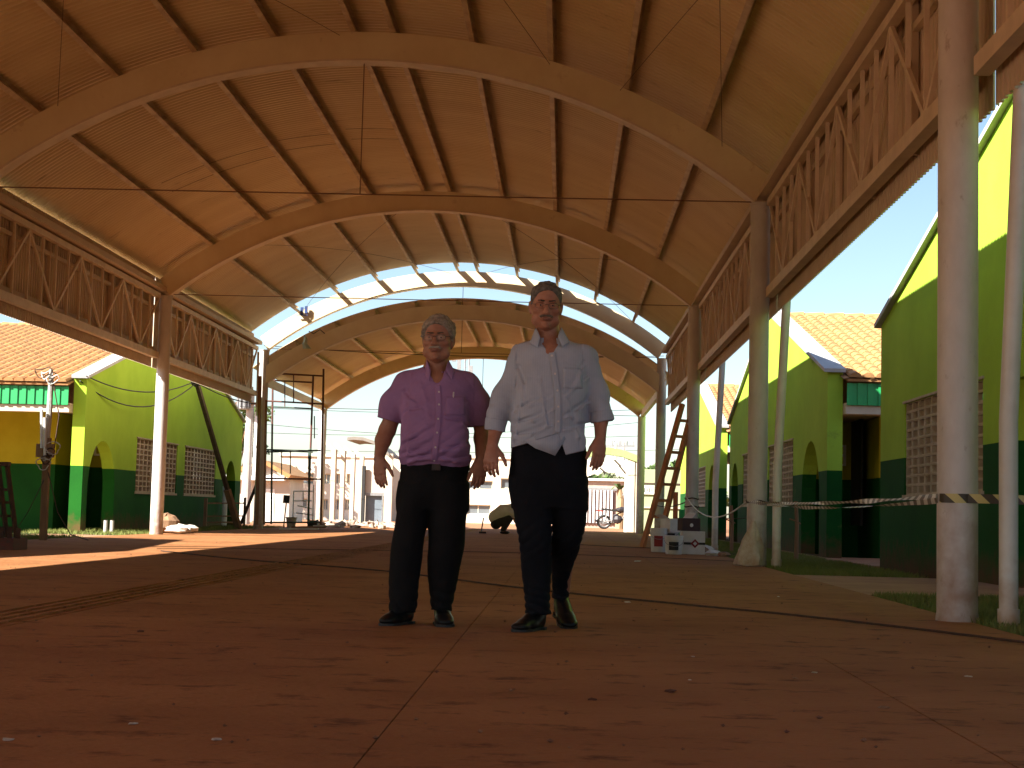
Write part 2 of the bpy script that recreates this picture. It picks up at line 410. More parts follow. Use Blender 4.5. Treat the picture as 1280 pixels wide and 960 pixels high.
def column(x, y, parent, h=None):
    o = bpy.data.objects.new('column', COLME); COL.objects.link(o); o.parent = parent
    o.location = Vector((x, y, 0)) - base_of(parent)
    if h: o.scale.z = h/4.583
    o.rotation_euler.z = random.uniform(-.5, 1.0)
    return o
hall = thing('covered_hall', (XC, 9.82, 0), 'tall cream vaulted steel roof on white columns over the two walking men', 'pavilion')
for k in (-4, -3, -2, -1, 0, 1, 2, 3):  # bays behind the camera are unseen, added to keep the near floor dark
    y = 9.82 + 10.1*k
    for sx in (-1, 1): column(XC + sx*HW, y, hall)
    arch_beam(y, 0, hall)
roof_sheet(-31.5, 39.62, 0, hall)
purlins(-31.5, 40.2, 0, hall)
for sx in (-1, 1):
    for k in (-4, -3, -2, -1, 0, 1, 2):
        y = 9.82 + 10.1*k
        side_truss(y+.14, y+9.96 - (.35 if k == 2 else 0), sx, hall)
    gutter(-31.5, 39.6, sx, hall)
M_rod = mat('thin steel rod', (.25, .13, .07), .6)
for k in (0, 1, 2, 3):
    y = 9.82 + 10.1*k
    MB().tube([(XC-5.0, y, 4.62), (XC+5.0, y, 4.60)], .009, 6).build('tie_rod', M_rod, hall)
    if k in (1, 3): MB().tube([(XC-.03, y, 6.32), (XC-.03, y, 4.61)], .008, 6).build('hanger_rod', M_rod, hall)
def roofpt(x, y, off=.36, zoff=0): dx = x - XC; return (x, y, ZC + zoff + math.sqrt((RB+off)**2 - dx*dx))
for (xa, ya, xb, yb) in ((1.9, 19.7, .9, 10.2), (.6, 19.7, 1.9, 10.2), (-.3, 19.7, -2.6, 10.2), (-3, 19.7, -6.5, 10.2), (-6.6, 19.7, -3.4, 10.2), (-3, 39.9, -6.6, 30.3), (-2.2, 39.9, 1.7, 30.3), (-6.8, 39.9, -3, 30.3), (1.8, 39.9, -2, 30.3)):
    pts = [roofpt(xa + (xb-xa)*t, ya + (yb-ya)*t, .30) for t in np.linspace(0, 1, 12)]
    MB().tube(pts, .0045, 5).build('brace_cable', M_rod, hall)
for y, xw in ((14.1, 5), (25.3, 4), (26.0, 3)):       # lapped joints of the sheets
    for x0, x1 in ((-6.7, -4.95), (-4.8, -3.95), (-3.7, -2.9)):
        pts = [roofpt(x0 + (x1-x0)*t, y+random.uniform(-.4, .4)*0 + .2*t, .502) for t in np.linspace(0, 1, 6)]
        MB().tube(pts, .004, 4).build('sheet_lap', M_rod, hall)
# downpipes on the right
for y, top in ((9.42, 4.7), (19.55, 4.7), (27.9, 4.7)):
    xb = 2.62 if y < 27 else 2.66
    MB().tube([(xb, y, -.05), (xb, y, .07), (xb, y, .075), (xb+.0, y, 1.2), (xb+.09, y, 3.3), (xb+.12, y, top)], .055, 16).tube([(xb, y, .02), (xb, y, .10)], .064, 16).build('downpipe', M_pvc, hall, smooth=True)

hall2 = thing('lower_covered_hall', (XC, 50.22, 0), 'lower cream vaulted steel roof seen beyond the tall hall', 'pavilion')
ZO = -.87
for k in (4,):
    y = 9.82 + 10.1*k
    for sx in (-1, 1): column(XC + sx*HW, y, hall2, 3.72)
    arch_beam(y, ZO, hall2)
arch_beam(40.12, ZO, hall2)
roof_sheet(40.02, 52.6, ZO, hall2)
purlins(40.05, 52.4, ZO, hall2)
for sx in (-1, 1):
    x0 = XC+sx*5.12; MB().bar((x0, 40.3, 3.8), (x0, 50.4, 3.8), .1, .2).build('eave_beam', M_beam, hall2)
MB().tube([(XC-5, 50.2, 3.75), (XC+5, 50.2, 3.73)], .01, 6).build('tie_rod', M_rod, hall2)
MB().tube([(XC, 50.2, 5.5), (XC, 50.2, 3.74)], .01, 6).build('hanger_rod', M_rod, hall2)

# ================================================================== CLASSROOM BLOCKS
def arch_hole(y0, y1, zbot, ztop, n=14):
    r = (y1-y0)/2; c = (y0+y1)/2; zs = ztop - r*1.05
    return [(y0, zbot), (y1, zbot)] + [(c + r*math.cos(t), zs + r*1.05*math.sin(t)) for t in np.linspace(0, PI, n+1)]
def rect(y0, y1, z0, z1): return [(y0, z0), (y1, z0), (y1, z1), (y0, z1)]
BCW, BCH = .34, .115
def vent_block_mesh():
    mb = MB(); t = .02; d = .06; q = .042
    mb.box(-BCW/2+.001, BCW/2-.001, 0, d, -BCH/2+.001, -BCH/2+t); mb.box(-BCW/2+.001, BCW/2-.001, 0, d, BCH/2-t*.6, BCH/2-.001)
    mb.box(-BCW/2+.001, -BCW/2+q, 0, d, -BCH/2+t, BCH/2-t*.6); mb.box(BCW/2-q, BCW/2-.001, 0, d, -BCH/2+t, BCH/2-t*.6)
    return mb
def tile_mesh():
    V = []; F = []; n = 5
    for y, r, z in ((0, .100, .012), (.40, .090, 0)):
        for k in range(n+1):
            t = PI*k/n; V.append((r*math.cos(t), y, z + r*.85*math.sin(t)))
    for k in range(n): F.append((k, k+1, n+1+k+1, n+1+k))
    V += [(-.11, 0, .005), (-.19, 0, -.018), (-.19, .40, -.03), (-.11, .40, -.012)]; k = 2*(n+1)
    F.append((k, k+1, k+2, k+3)); F.append((n, 0)) if False else None
    F.append(tuple(range(n+1)))
    return MB().add(V, [f for f in F if f])
TILE = tile_mesh()
TILEME = TILE.mesh('tile'); TILEME.materials.append(M_tile)
def classroom(name, side, xf, y0, y1, ze, za, holes, windows, label, wallmat, ntile=300, split_windows=(), depth=12, body=1.3, detailed=True, thick=.25):
    root = thing(name, (xf, (y0+y1)/2, 0), label, 'building')
    ym = (y0+y1)/2
    X = lambda t: xf + side*t
    ol = [(y0, -.14), (y1, -.14), (y1, ze), (ym, za), (y0, ze)]
    hs = list(holes) + [rect(a, b, c, d) for a, b, c, d in windows]
    wall = plate(ol, hs, thick, lambda u, v, t: Vector((X(t), u, v))).build('wall', wallmat, root)
    # white coping on the sloping top
    L = math.hypot(ym-y0, za-ze)
    for a, b in (((y0-.12, ze-.02), (ym, za+.005)), ((ym, za+.005), (y1+.12, ze-.02))):
        MB().bar((X(.10), a[0], a[1]+.035), (X(.10), b[0], b[1]+.035), thick+.10, .06).build('coping', M_coping, root)
    # vent block windows
    for wi, (a, b, c, d) in enumerate(windows):
        nx = max(1, round((b-a)/BCW)); nz = max(1, round((d-c)/BCH)); sx_ = (b-a)/nx/BCW; sz_ = (d-c)/nz/BCH
        fr = MB().box(min(X(-.02), X(0)), max(X(-.02), X(0)), a-.05, b+.05, c-.05, c-.001).box(min(X(-.02), X(0)), max(X(-.02), X(0)), a-.05, b+.05, d+.001, d+.03).build('window', M_block, root)
        vb = vent_block_mesh()
        if wi in split_windows:
            me = vb.mesh('block'); me.materials.append(M_block)
            for i in range(nx):
                for j in range(nz):
                    o = bpy.data.objects.new('block', me); COL.objects.link(o); o.parent = fr
                    o.scale = (sx_, 1, sz_); o.rotation_euler.z = -side*PI/2 if side > 0 else PI/2
                    o.rotation_euler.z = -PI/2 if side > 0 else PI/2
                    o.location = Vector((X(.02+random.uniform(-.004, .004)), a + BCW*sx_*(i+.5), c + BCH*sz_*(j+.5))) - base_of(fr)
        else:
            mb = MB()
            for i in range(nx):
                for j in range(nz):
                    mb.add([(X(.02 + v[1]), a + BCW*sx_*(i+.5) + v[0]*sx_, c + BCH*sz_*(j+.5) + v[2]*sz_) for v in vb.v], vb.f)
            o = mb.build('block', M_block, fr); o['kind'] = 'stuff'
        MB().box(min(X(thick+.9), X(thick+.95)), max(X(thick+.9), X(thick+.95)), a-.6, b+.6, c-.4, d+.4).build('room_shade_panel', M_dark, root)  # added dark panel, its colour stands for the shade behind the blocks
    # roof slopes
    eo = .35
    def slope(u, v): return None
    zr = za - .12; zeu = ze - .06
    dy = ym - (y0-eo); dz = zr - (zeu - .10); sl_ = math.hypot(dy, dz)
    r1 = MB().add([(X(.26), y0-eo, zeu-.10), (X(depth), y0-eo, zeu-.10), (X(depth), ym, zr), (X(.26), ym, zr)], [(0, 1, 2, 3)])
    o = r1.build('roof', M_tile, root); md = o.modifiers.new('t', 'SOLIDIFY'); md.thickness = .04; md.offset = 0
    r2 = MB().add([(X(.26), y1+eo, zeu-.10), (X(depth), y1+eo, zeu-.10), (X(depth), ym, zr), (X(.26), ym, zr)], [(0, 1, 2, 3)])
    r2o = r2.build('far_slope', M_tile, o)
    ang = math.atan2(dz, dy); nc = int(sl_/.355); nw = int((depth-.3)/.21); cw = .21; cnt = 0; rest = MB()
    ca, sa = math.cos(ang), math.sin(ang); rows = []
    for i in range(nw):
        for j in range(nc):
            px = X(.26 + .13 + cw*i); s = .355*j
            loc = Vector((px + random.uniform(-.004, .004), y0-eo-.03 + s*ca, zeu-.10 + .03 + s*sa + random.uniform(0, .006)))
            if detailed and cnt < ntile:
                t = bpy.data.objects.new('tile', TILEME); COL.objects.link(t); t.parent = o
                t.location = loc - base_of(o); t.rotation_euler.x = ang; t.rotation_euler.z = random.uniform(-.02, .02); cnt += 1
            else:
                rest.add([(loc.x + v[0], loc.y + v[1]*ca - v[2]*sa, loc.z + v[1]*sa + v[2]*ca) for v in TILE.v], TILE.f)
    if rest.v: q = rest.build('tiles', M_tile, o); q['kind'] = 'stuff'
    for i in range(int(depth/.42)):
        a = X(.3+.42*i); b = X(.3+.42*i+.44)
        MB().tube([(a, ym, zr+.02), (b, ym, zr+.035)], [.10, .115], 8).build('ridge_tile', M_tile, o)
    # fascia, eave beam, ceiling
    z1 = zeu - .14; fr = MB(); k = 0; xx = .27
    while xx < depth - .2:
        a, b = X(xx), X(xx+.082); fr.box(min(a, b), max(a, b), y0-.28 + (k % 2)*.022, y0-.255 + (k % 2)*.022, z1-.36, z1); xx += .084; k += 1
    fr.build('fascia', M_fascia, root)
    MB().box(min(X(.26), X(depth)), max(X(.26), X(depth)), y0-.22, y0+.02, z1-.50, z1-.365).build('eave_beam', M_cream, root)
    MB().box(min(X(.26), X(depth)), max(X(.26), X(depth)), y0-.2, y1-.2, z1-.36, z1-.32).build('ceiling', M_cream, root)
    # inner walls: block set behind the verandah
    bx0, bx1 = X(1.3 if body < 3 else body), X(depth)
    mbw = MB().box(min(bx0, bx1), max(bx0, bx1), y0+2.3, y1-.4, -.14, z1-.37)
    mbw.build('inner_wall', M_yel, root)
    if body < 3:
        MB().box(min(X(.27), X(1.29)), max(X(.27), X(1.29)), y0+4.2, y0+4.4, -.14, z1-.37).build('passage_wall', M_yel, root)
        # small white vent window in the passage
        v = MB(); vx = .55; vy = y0+4.17
        v.box(min(X(vx), X(vx+.5)), max(X(vx), X(vx+.5)), vy, vy+.028, 1.62, 1.66).box(min(X(vx), X(vx+.5)), max(X(vx), X(vx+.5)), vy, vy+.028, 1.80, 1.84).box(min(X(vx), X(vx+.5)), max(X(vx), X(vx+.5)), vy, vy+.028, 1.98, 2.02)
        v.box(min(X(vx), X(vx+.05)), max(X(vx), X(vx+.05)), vy, vy+.027, 1.66, 1.98).box(min(X(vx+.45), X(vx+.5)), max(X(vx+.45), X(vx+.5)), vy, vy+.027, 1.66, 1.98)
        v.build('vent_window', M_white, root)
    for vx in (2.6, 5.2):
        v = MB(); vy = y0+2.27; a0, a1 = X(vx), X(vx+1.2); lo_, hi_ = min(a0, a1), max(a0, a1)
        for zz in (1.56, 1.74, 1.92): v.box(lo_, hi_, vy, vy+.03, zz, zz+.05)
        for q in range(4): xx_ = lo_ + (hi_-lo_-.05)*q/3; v.box(xx_, xx_+.05, vy+.003, vy+.029, 1.50, 1.98)
        v.build('vent_window', M_white, root)
        MB().box(lo_, hi_, vy+.0301, vy+.0303, 1.52, 1.96).build('vent_shade_sheet', M_dark, root)  # flat dark sheet paints the shade between the bars, no real opening
    return root
classroom('classroom_block', 1, 4.29, 26.0, 41.2, 3.02, 4.97,
          [arch_hole(26.75, 28.75, -.02, 1.96), arch_hole(39.2, 40.7, -.02, 1.96)], [(29.85, 33.4, .90, 2.08), (34.4, 38.2, .90, 2.08)],
          'lime and dark green gabled block with clay tiles, second on the right', M_lime, 253, (), body=1.3)
classroom('classroom_block', 1, 4.29, 6.2, 21.62, 3.25, 5.05,
          [rect(12.4, 15.28, -.02, 1.985)], [(16.36, 20.1, .93, 2.08)],
          'nearest lime and dark green gabled block at the right edge with an open doorway', M_lime, 0, (0,), body=8.0, detailed=False)
classroom('classroom_block', 1, 4.29, 44.3, 58.5, 3.1, 4.9,
          [arch_hole(45.1, 47.2, -.02, 2.1)], [(48.2, 51.8, .95, 2.1)],
          'farthest lime gabled block on the right with a clay roof, behind the leaning ladder', M_lime, 0, (), body=3.5, detailed=False)
classroom('classroom_block', -1, -9.485, 30.85, 46.1, 3.03, 4.95,
          [arch_hole(31.2, 33.1, -.02, 1.84), arch_hole(44.0, 45.35, -.02, 1.84)], [(34.72, 38.4, .84, 2.02), (39.2, 42.7, .84, 2.02)],
          'lime and green gabled block with clay roof on the left behind the sunlit column', M_limeL, 294, (), body=1.3)
classroom('classroom_block', -1, -9.485, 8.6, 23.6, 3.03, 3.95,
          [arch_hole(21.2, 23.1, -.02, 1.84)], [(12.0, 19.0, .84, 2.02)],
          'lime and green gabled block nearest on the left, shading the lawn', M_limeL, 0, (), body=1.3, detailed=False)
# ================================================================== THINGS ABOUT THE SITE
M_sheet = mat('white sack plastic', (.62, .58, .52), .6, (.50, .42, .33), 6, .5, 14)
M_card = mat('white carton', (.70, .68, .64), .8, (.6, .56, .5), 5, .1)
M_red = mat('dark red print', (.30, .02, .02), .6)
M_blackp = mat('black print', (.02, .02, .02), .6)
M_bucket = mat('white bucket plastic', (.70, .70, .67), .45, (.58, .55, .5), 6)

# zebra tape round the nearest column and along to the next one
def stripes(name, c1, c2, period, axis=(1, 0, 1)):
    m = bpy.data.materials.new(name); m.use_nodes = True; n = m.node_tree; b = n.nodes['Principled BSDF']
    geo = n.nodes.new('ShaderNodeNewGeometry'); dp = n.nodes.new('ShaderNodeVectorMath'); dp.operation = 'DOT_PRODUCT'
    dp.inputs[1].default_value = axis; n.links.new(geo.outputs['Position'], dp.inputs[0])
    md = n.nodes.new('ShaderNodeMath'); md.operation = 'PINGPONG'; md.inputs[1].default_value = period; n.links.new(dp.outputs['Value'], md.inputs[0])
    gt = n.nodes.new('ShaderNodeMath'); gt.operation = 'GREATER_THAN'; gt.inputs[1].default_value = period/2; n.links.new(md.outputs[0], gt.inputs[0])
    mx = n.nodes.new('ShaderNodeMix'); mx.data_type = 'RGBA'; mx.inputs['A'].default_value = rgb(c1); mx.inputs['B'].default_value = rgb(c2)
    n.links.new(gt.outputs[0], mx.inputs['Factor']); n.links.new(mx.outputs['Result'], b.inputs['Base Color']); b.inputs['Roughness'].default_value = .45
    return m
M_tape = stripes('black and yellow tape', (.62, .52, .20), (.05, .035, .02), .068)
M_tape2 = stripes('twisted pale tape', (.62, .60, .56), (.12, .10, .08), .10, (0, 1, .4))
cx, cy = XC+HW, 9.82
def ribbon(pts, hgt, twist=None):
    V = []; F = []
    for i, p in enumerate(pts):
        h = hgt if not hasattr(hgt, '__len__') else hgt[i]; a = twist[i] if twist else 0
        d = Vector(pts[min(i+1, len(pts)-1)]) - Vector(pts[max(i-1, 0)]); d.z = 0; d.normalize(); nrm = Vector((d.y, -d.x, 0))
        o = (Vector((0, 0, 1))*math.cos(a) + nrm*math.sin(a))*h/2
        V += [Vector(p)-o, Vector(p)+o]
    for i in range(len(pts)-1): F.append((2*i, 2*i+2, 2*i+3, 2*i+1))
    return MB().add(V, F)
zt = .745
pts = [(cx + .128*math.cos(t), cy + .128*math.sin(t), zt) for t in np.linspace(math.radians(200), math.radians(285), 12)]
pts += [(cx + .2 + .25*k, cy - .155 - .02*k, zt - .003*k) for k in range(12)]
o = build_thing(ribbon(pts, .056), 'barrier_tape', M_tape, (cx, cy, zt), 'black and yellow striped barrier tape stretched across the nearest column to the right edge', 'barrier tape')
md = o.modifiers.new('t', 'SOLIDIFY'); md.thickness = .0015
a = Vector((cx-.128, cy-.02, zt+.0)); b = Vector((cx-.12, 19.92-.05, .80))
for j, (dz, tw, nm) in enumerate(((.012, 0.0, 'upper'), (-.016, 2.0, 'lower'))):
    P = [a.lerp(b, i/40) + Vector((0, 0, dz*(1-i/44) - .05*(i/40)*(1-i/40)*4*(.7+.5*j))) for i in range(41)]
    o = build_thing(ribbon(P, [.030 + .008*math.sin(i*.9+j) for i in range(41)], [tw + .9*math.sin(i*.35 + j) for i in range(41)]), 'barrier_tape', M_tape2, a,
                    nm + ' strand of pale twisted tape running from the nearest column to the second one', 'barrier tape', 'pale tape strands between the columns')
for (p, q, dr, r_, lab) in ((Vector((2.42-.13, 19.9, .80)), Vector((2.42-.1, 30.0, .95)), .28, .010, 'white cord sagging from the bagged column back to the column by the cartons'),
                       (Vector((2.3, 30, .86)), Vector((2.35, 40.1, .85)), .06, .012, 'black cord tied between the two columns beside the ladder'),
                       (Vector((2.36, 30, .72)), Vector((4.2, 36, .6)), .08, .010, 'thin dark cord strung from the column by the cartons towards the green wall')):
    build_thing(MB().tube(sag(p, q, dr), r_, 6), 'cord', M_white if 'white' in lab else M_cable, p, lab, 'cord')
for (y, z) in ((19.92, .80), (30.02, .93), (30.02, .78)):
    t_ = MB()
    pts = [(cx + .134*math.cos(t), y + .134*math.sin(t), z + .012*math.sin(3*t)) for t in np.linspace(0, 2*PI, 20)]
    t_.tube(pts, .011, 6)
    build_thing(t_, 'cord', M_cable, (cx, y, z), 'dark cord knotted round the %s column on the right at %s height' % ('bagged' if y < 20 else 'third', 'waist' if z > .79 else 'knee'), 'cord')

# cables on the floor
def floor_cable(P, r_, lab):
    V = [Vector(p) for p in P]; out = []
    for i in range(len(V)-1):
        for k in range(8):
            t = k/8; p0 = V[max(i-1, 0)]; p1 = V[i]; p2 = V[i+1]; p3 = V[min(i+2, len(V)-1)]
            q = .5*((2*p1) + (p2-p0)*t + (2*p0-5*p1+4*p2-p3)*t*t + (3*p1-p0-3*p2+p3)*t**3)
            out.append(q + Vector((random.uniform(-.008, .008), random.uniform(-.008, .008), 0)))
    out.append(V[-1]); build_thing(MB().tube(out, r_, 6), 'power_cable', M_cable, V[0], lab, 'cable')
zz = .011
floor_cable([(-4.95, 19.4, zz), (-3.4, 17.0, zz), (-1.68, 14.95, zz), (-.39, 12.45, zz), (.44, 11.15, zz), (1.45, 9.72, zz), (2.0, 8.7, zz), (2.36, 7.9, zz), (2.6, 7.3, zz)], .0075,
            'long black cable snaking across the red floor behind the men to the right corner')
floor_cable([(-5.2, 20.2, zz), (-4.0, 21.5, zz), (-1.0, 22.8, zz), (1.2, 22.2, zz), (2.5, 21.2, zz)], .004, 'thin dark cable lying across the floor level with the bagged column')
floor_cable([(.3, 30, zz), (1.0, 29, zz), (1.9, 28.2, zz), (2.3, 26.8, zz), (2.9, 25, zz)], .007, 'thick black hose curled on the floor beside the cartons')

# litter scraps
for i, (px, py, s, lab) in enumerate(((785, 753, .05, 'crumpled pale scrap on the floor behind the tall man'), (167, 905, .03, 'small grey pebble on the floor at the lower left'), (270, 925, .035, 'flat pale chip on the floor at the lower left, right of the pebble'),
        (10, 925, .035, 'pale flake on the floor in the lower left corner'), (797, 702, .11, 'torn white paper strip on the floor in front of the cartons'), (866, 821, .025, 'pale chip on the floor right of the tall man'), (1018, 841, .03, 'pale splinter lying on the right floor joint'),
        (1210, 846, .04, 'pale scrap on the floor below the nearest column'), (973, 746, .03, 'small white crumb on the floor left of the nearest column'), (862, 850, .02, 'tiny white crumb right of the tall man nearer the camera'), (994, 848, .03, 'brown leaf on the floor by the right joint'), (1105, 885, .045, 'dry brown leaf near the lower right corner'),
        (838, 865, .05, 'dark clod of earth on the floor right of the tall man'), (175, 790, .05, 'dark clod of earth on the floor at left of the short man'), (740, 875, .035, 'small dark clod of earth below the tall man'))):
    d = ray(px, py); p = d*(-(CH)/d.z) + Vector((0, 0, CH)); mb = MB()
    s *= .42; mb.blob((p.x, p.y, s*.14), (s, s*1.3, s*.2 if 'clod' not in lab else s*.3), 7, i, .45)
    M_chip = mat('pale chip', (.50, .42, .34), .9); mm = {'pale': M_chip, 'white': M_chip, 'torn': M_card, 'crum': M_card, 'tiny': M_card, 'smal': M_card}.get(lab[:4], M_wood)
    if 'clod' in lab: mm = mat('dark clod', (.10, .035, .018), .95)
    if 'pebble' in lab: mm = M_conc
    nm = 'clod' if 'clod' in lab else 'leaf' if 'leaf' in lab else 'pebble' if 'pebble' in lab else 'scrap'
    build_thing(mb, nm, mm, (p.x, p.y, 0), lab, {'clod': 'clod of earth', 'scrap': 'litter'}.get(nm, nm))

# ladder leaning on the third column
lf = Vector((1.64, 29.4, 0)); A = at(803, 680, 29.4); A.z = 0
lt = thing('ladder', A, 'orange brown wooden ladder leaning against the third column on the right', 'ladder')
B1 = at(853, 505, 29.85); A2 = at(826, 668, 31.2); A2.z = .0; B2 = at(869, 508, 30.2)
A2 = A + Vector((.30, .28, 0)); B2 = B1 + Vector((.22, .2, 0))
MB().bar(A, B1, .075, .085, (1, -1, 0)).build('rail', M_woodr, lt); MB().bar(A2, B2, .075, .085, (1, -1, 0)).build('rail', M_woodr, lt)
for k in range(8):
    t = .10 + .112*k; MB().bar(A.lerp(B1, t) + (A-A2)*.08, A2.lerp(B2, t) - (A-A2)*.08, .06, .055).build('rung', M_woodr, lt)

# cartons and buckets by the ladder
def carton(px, py, Y, wd, dp, ht, rz, lab, logo=True, z=0, flap=False, m_=None):
    p = at(px, py, Y); p.z = z; t = thing('carton', p, lab, 'box', 'cartons piled by the ladder', rz)
    MB().box(-wd/2, wd/2, -dp/2, dp/2, 0, ht).build('body', m_ or M_card, t, local=True)
    if not m_: MB().box(-wd/2+.004, wd/2-.004, -.03, .03, ht, ht+.002).build('adhesive_strip', M_sheet, t, local=True)
    if logo:
        MB().box(-wd/2+.02, wd/2-.0, -dp/2-.003, -dp/2-.001, ht*.42, ht*.52).build('printed_band', M_blackp, t, local=True)
        s = ht*.20; c = ht*.47
        MB().add([(.02-s, -dp/2-.005, c), (.02, -dp/2-.005, c-s), (.02+s, -dp/2-.005, c), (.02, -dp/2-.005, c+s)], [(0, 1, 2, 3)]).build('diamond_logo', M_red, t, local=True)
        s *= .45; MB().add([(.02-s, -dp/2-.007, c), (.02, -dp/2-.007, c-s), (.02+s, -dp/2-.007, c), (.02, -dp/2-.007, c+s)], [(0, 1, 2, 3)]).build('logo_core', M_card, t, local=True)
    if flap:
        MB().bar((-wd/2, 0, ht), (-wd/2-.13, 0, ht+.06), dp*.9, .006, (0, 0, 1)).build('flap', M_card, t, local=True)
        MB().bar((wd/2, 0, ht), (wd/2+.1, 0, ht+.10), dp*.9, .006, (0, 0, 1)).build('flap', M_card, t, local=True)
    return t
carton(865, 693, 25.2, .36, .30, .36, .08, 'white carton with red diamond print standing right of the pile', True)
LEFTBUCKET = 1
dk = carton(861, 665, 25.2, .30, .22, .20, .3, 'dark open carton lying on top of the diamond printed carton', False, .365, False, mat('brown carton', (.07, .035, .03), .8))
MB().blob((0, -.115, .09), (.03, .01, .03), 10, 0, 0).build('round_sticker', M_card, dk, local=True)
carton(845, 660, 26.2, .42, .3, .22, .5, 'crumpled white carton tilted on top of the buckets', False, .33, True)
def bucket(px, py, Y, r_, h, lab, lm=None):
    p = at(px, py, Y); p.z = 0; t = thing('paint_bucket', p, lab, 'bucket', 'paint buckets in the pile')
    MB().lathe((0, 0, 0), [(r_*.86, 0), (r_*.9, .01), (r_*.98, h*.8), (r_*1.05, h*.82), (r_*1.05, h*.87), (r_, h*.88), (r_*1.03, h)], 20).build('body', M_bucket, t, smooth=True, local=True)
    MB().lathe((0, 0, 0), [(r_*1.06, h), (r_*1.06, h+.018), (r_*.9, h+.022), (.01, h+.02)], 20).build('lid', M_bucket, t, local=True)
    MB().tube([(r_*1.07*math.cos(a), -abs(r_*1.07*math.sin(a)), h*.84 - .10*math.sin(a)) for a in np.linspace(0, PI, 12)], .004, 5).build('handle', M_grey, t, local=True)
    V = []; F = []
    for i, a in enumerate(np.linspace(-2.2, -1.1, 7)): V += [(r_*1.0*math.cos(a), r_*1.0*math.sin(a), h*.25), (r_*1.02*math.cos(a), r_*1.02*math.sin(a), h*.72)]
    MB().add(V, [(2*i, 2*i+2, 2*i+3, 2*i+1) for i in range(6)]).build('printed_label', lm or M_blackp, t, local=True)
bucket(842, 695, 24.7, .14, .27, 'white paint bucket with dark printed label in front of the pile')
bucket(823, 691, 26.0, .135, .37, 'white paint bucket with red printed label at the left of the pile', M_red)
bucket(838, 684, 26.9, .14, .42, 'taller white paint bucket half hidden behind the other two')
for i, (px, py, Y, r_, lab) in enumerate(((892, 697, 24.6, (.13, .1, .05), 'pale rubble lump right of the cartons'), (905, 700, 24.0, (.10, .12, .04), 'brown rubble lump between cartons and sack'), (880, 695, 25.4, (.1, .1, .06), 'small rubble lump against the carton'), (880, 678, 27.4, (.22, .18, .06), 'flat white sheet scrap behind the cartons'))):
    p = at(px, py, Y); p.z = 0
    build_thing(MB().blob((p.x, p.y, r_[2]*.8), r_, 9, i+50, .3), 'rubble', M_card if 'white' in lab or 'pale' in lab else M_wood, p, lab, 'rubble')

# small tie posts in the right lawn
for (px, Y, ztop, lab) in ((995, 23.2, .85, 'weathered wooden stake standing in the lawn before the second block'), (914, 27.5, .8, 'dark stake in the grass beside the far arch of the second block')):
    p = at(px, 690, Y); p.z = 0
    mb = MB().tube([(p.x, p.y, -.1), (p.x+.01, p.y, ztop*.6), (p.x-.01, p.y, ztop)], [.035, .03, .026], 7)
    mb.tube([(p.x-.1, p.y, ztop*.70), (p.x, p.y-.03, ztop*.66), (p.x+.06, p.y, ztop*.62)], .012, 5)
    build_thing(mb, 'stake', M_wood, p, lab, 'post')

# ---- left side
# wooden post carrying a temporary power board
p = Vector((-7.80, 23.4, 0)); t = thing('power_post', p, 'crooked wooden post carrying coiled wires and a meter box on the left lawn', 'post')
tp_ = at(64, 462, 23.4); md_ = at(58, 560, 23.4); bt_ = at(54, 672, 23.4); bt_.z = -.1
MB().bar(bt_, md_ + Vector((.01, 0, .15)), .10, .08).build('lower_timber', M_wood, t)
MB().tube([md_ - Vector((.01, 0, .2)), at(62, 510, 23.4), tp_], [.05, .045, .03], 8).build('upper_pole', M_conc, t)
MB().box(md_.x-.13, md_.x+.12, 23.32, 23.42, md_.z-.14, md_.z+.06).build('meter_box', M_wood, t)
for j in range(5):
    c = at(58 + j*3 - 4, 580 - j*5, 23.3); rr = random.uniform(.06, .12)
    MB().tube([c + Vector((rr*math.cos(a)*(1+.2*math.sin(3*a)), .02*math.sin(2*a+j), rr*.9*math.sin(a))) for a in np.linspace(0, 6.1, 18)], .009, 5).build('wire_coil', M_cable if j % 2 else M_conc, t)
for j in range(4):
    c = at(60 + j*4 - 6, 465 + j*3, 23.35); rr = random.uniform(.05, .1)
    MB().tube([c + Vector((rr*1.5*math.cos(a), .02*math.sin(2*a+j), rr*.8*math.sin(a)+.03*math.sin(2.5*a))) for a in np.linspace(0, 5.6, 16)], .008, 5).build('wire_coil', M_cable if j % 2 == 0 else M_white, t)
for px, a_, b_ in ((52, 490, 560), (56, 500, 570)):
    MB().tube([at(px, b_, 23.3), at(px, a_+22, 23.3)], .022, 8).build('conduit', M_white, t)
MB().tube([tp_, at(74, 520, 23.3), at(68, 560, 23.3)], .010, 5).build('hanging_wire', M_cable, t)
MB().tube([at(60, 590, 23.3), at(72, 640, 23.1), at(88, 668, 22.9), at(110, 675, 22.5)], .008, 5).build('hanging_wire', M_cable, t)
MB().tube([at(55, 600, 23.3), at(35, 640, 23.2), at(22, 660, 23.2)], .006, 5).build('hanging_wire', M_cable, t)
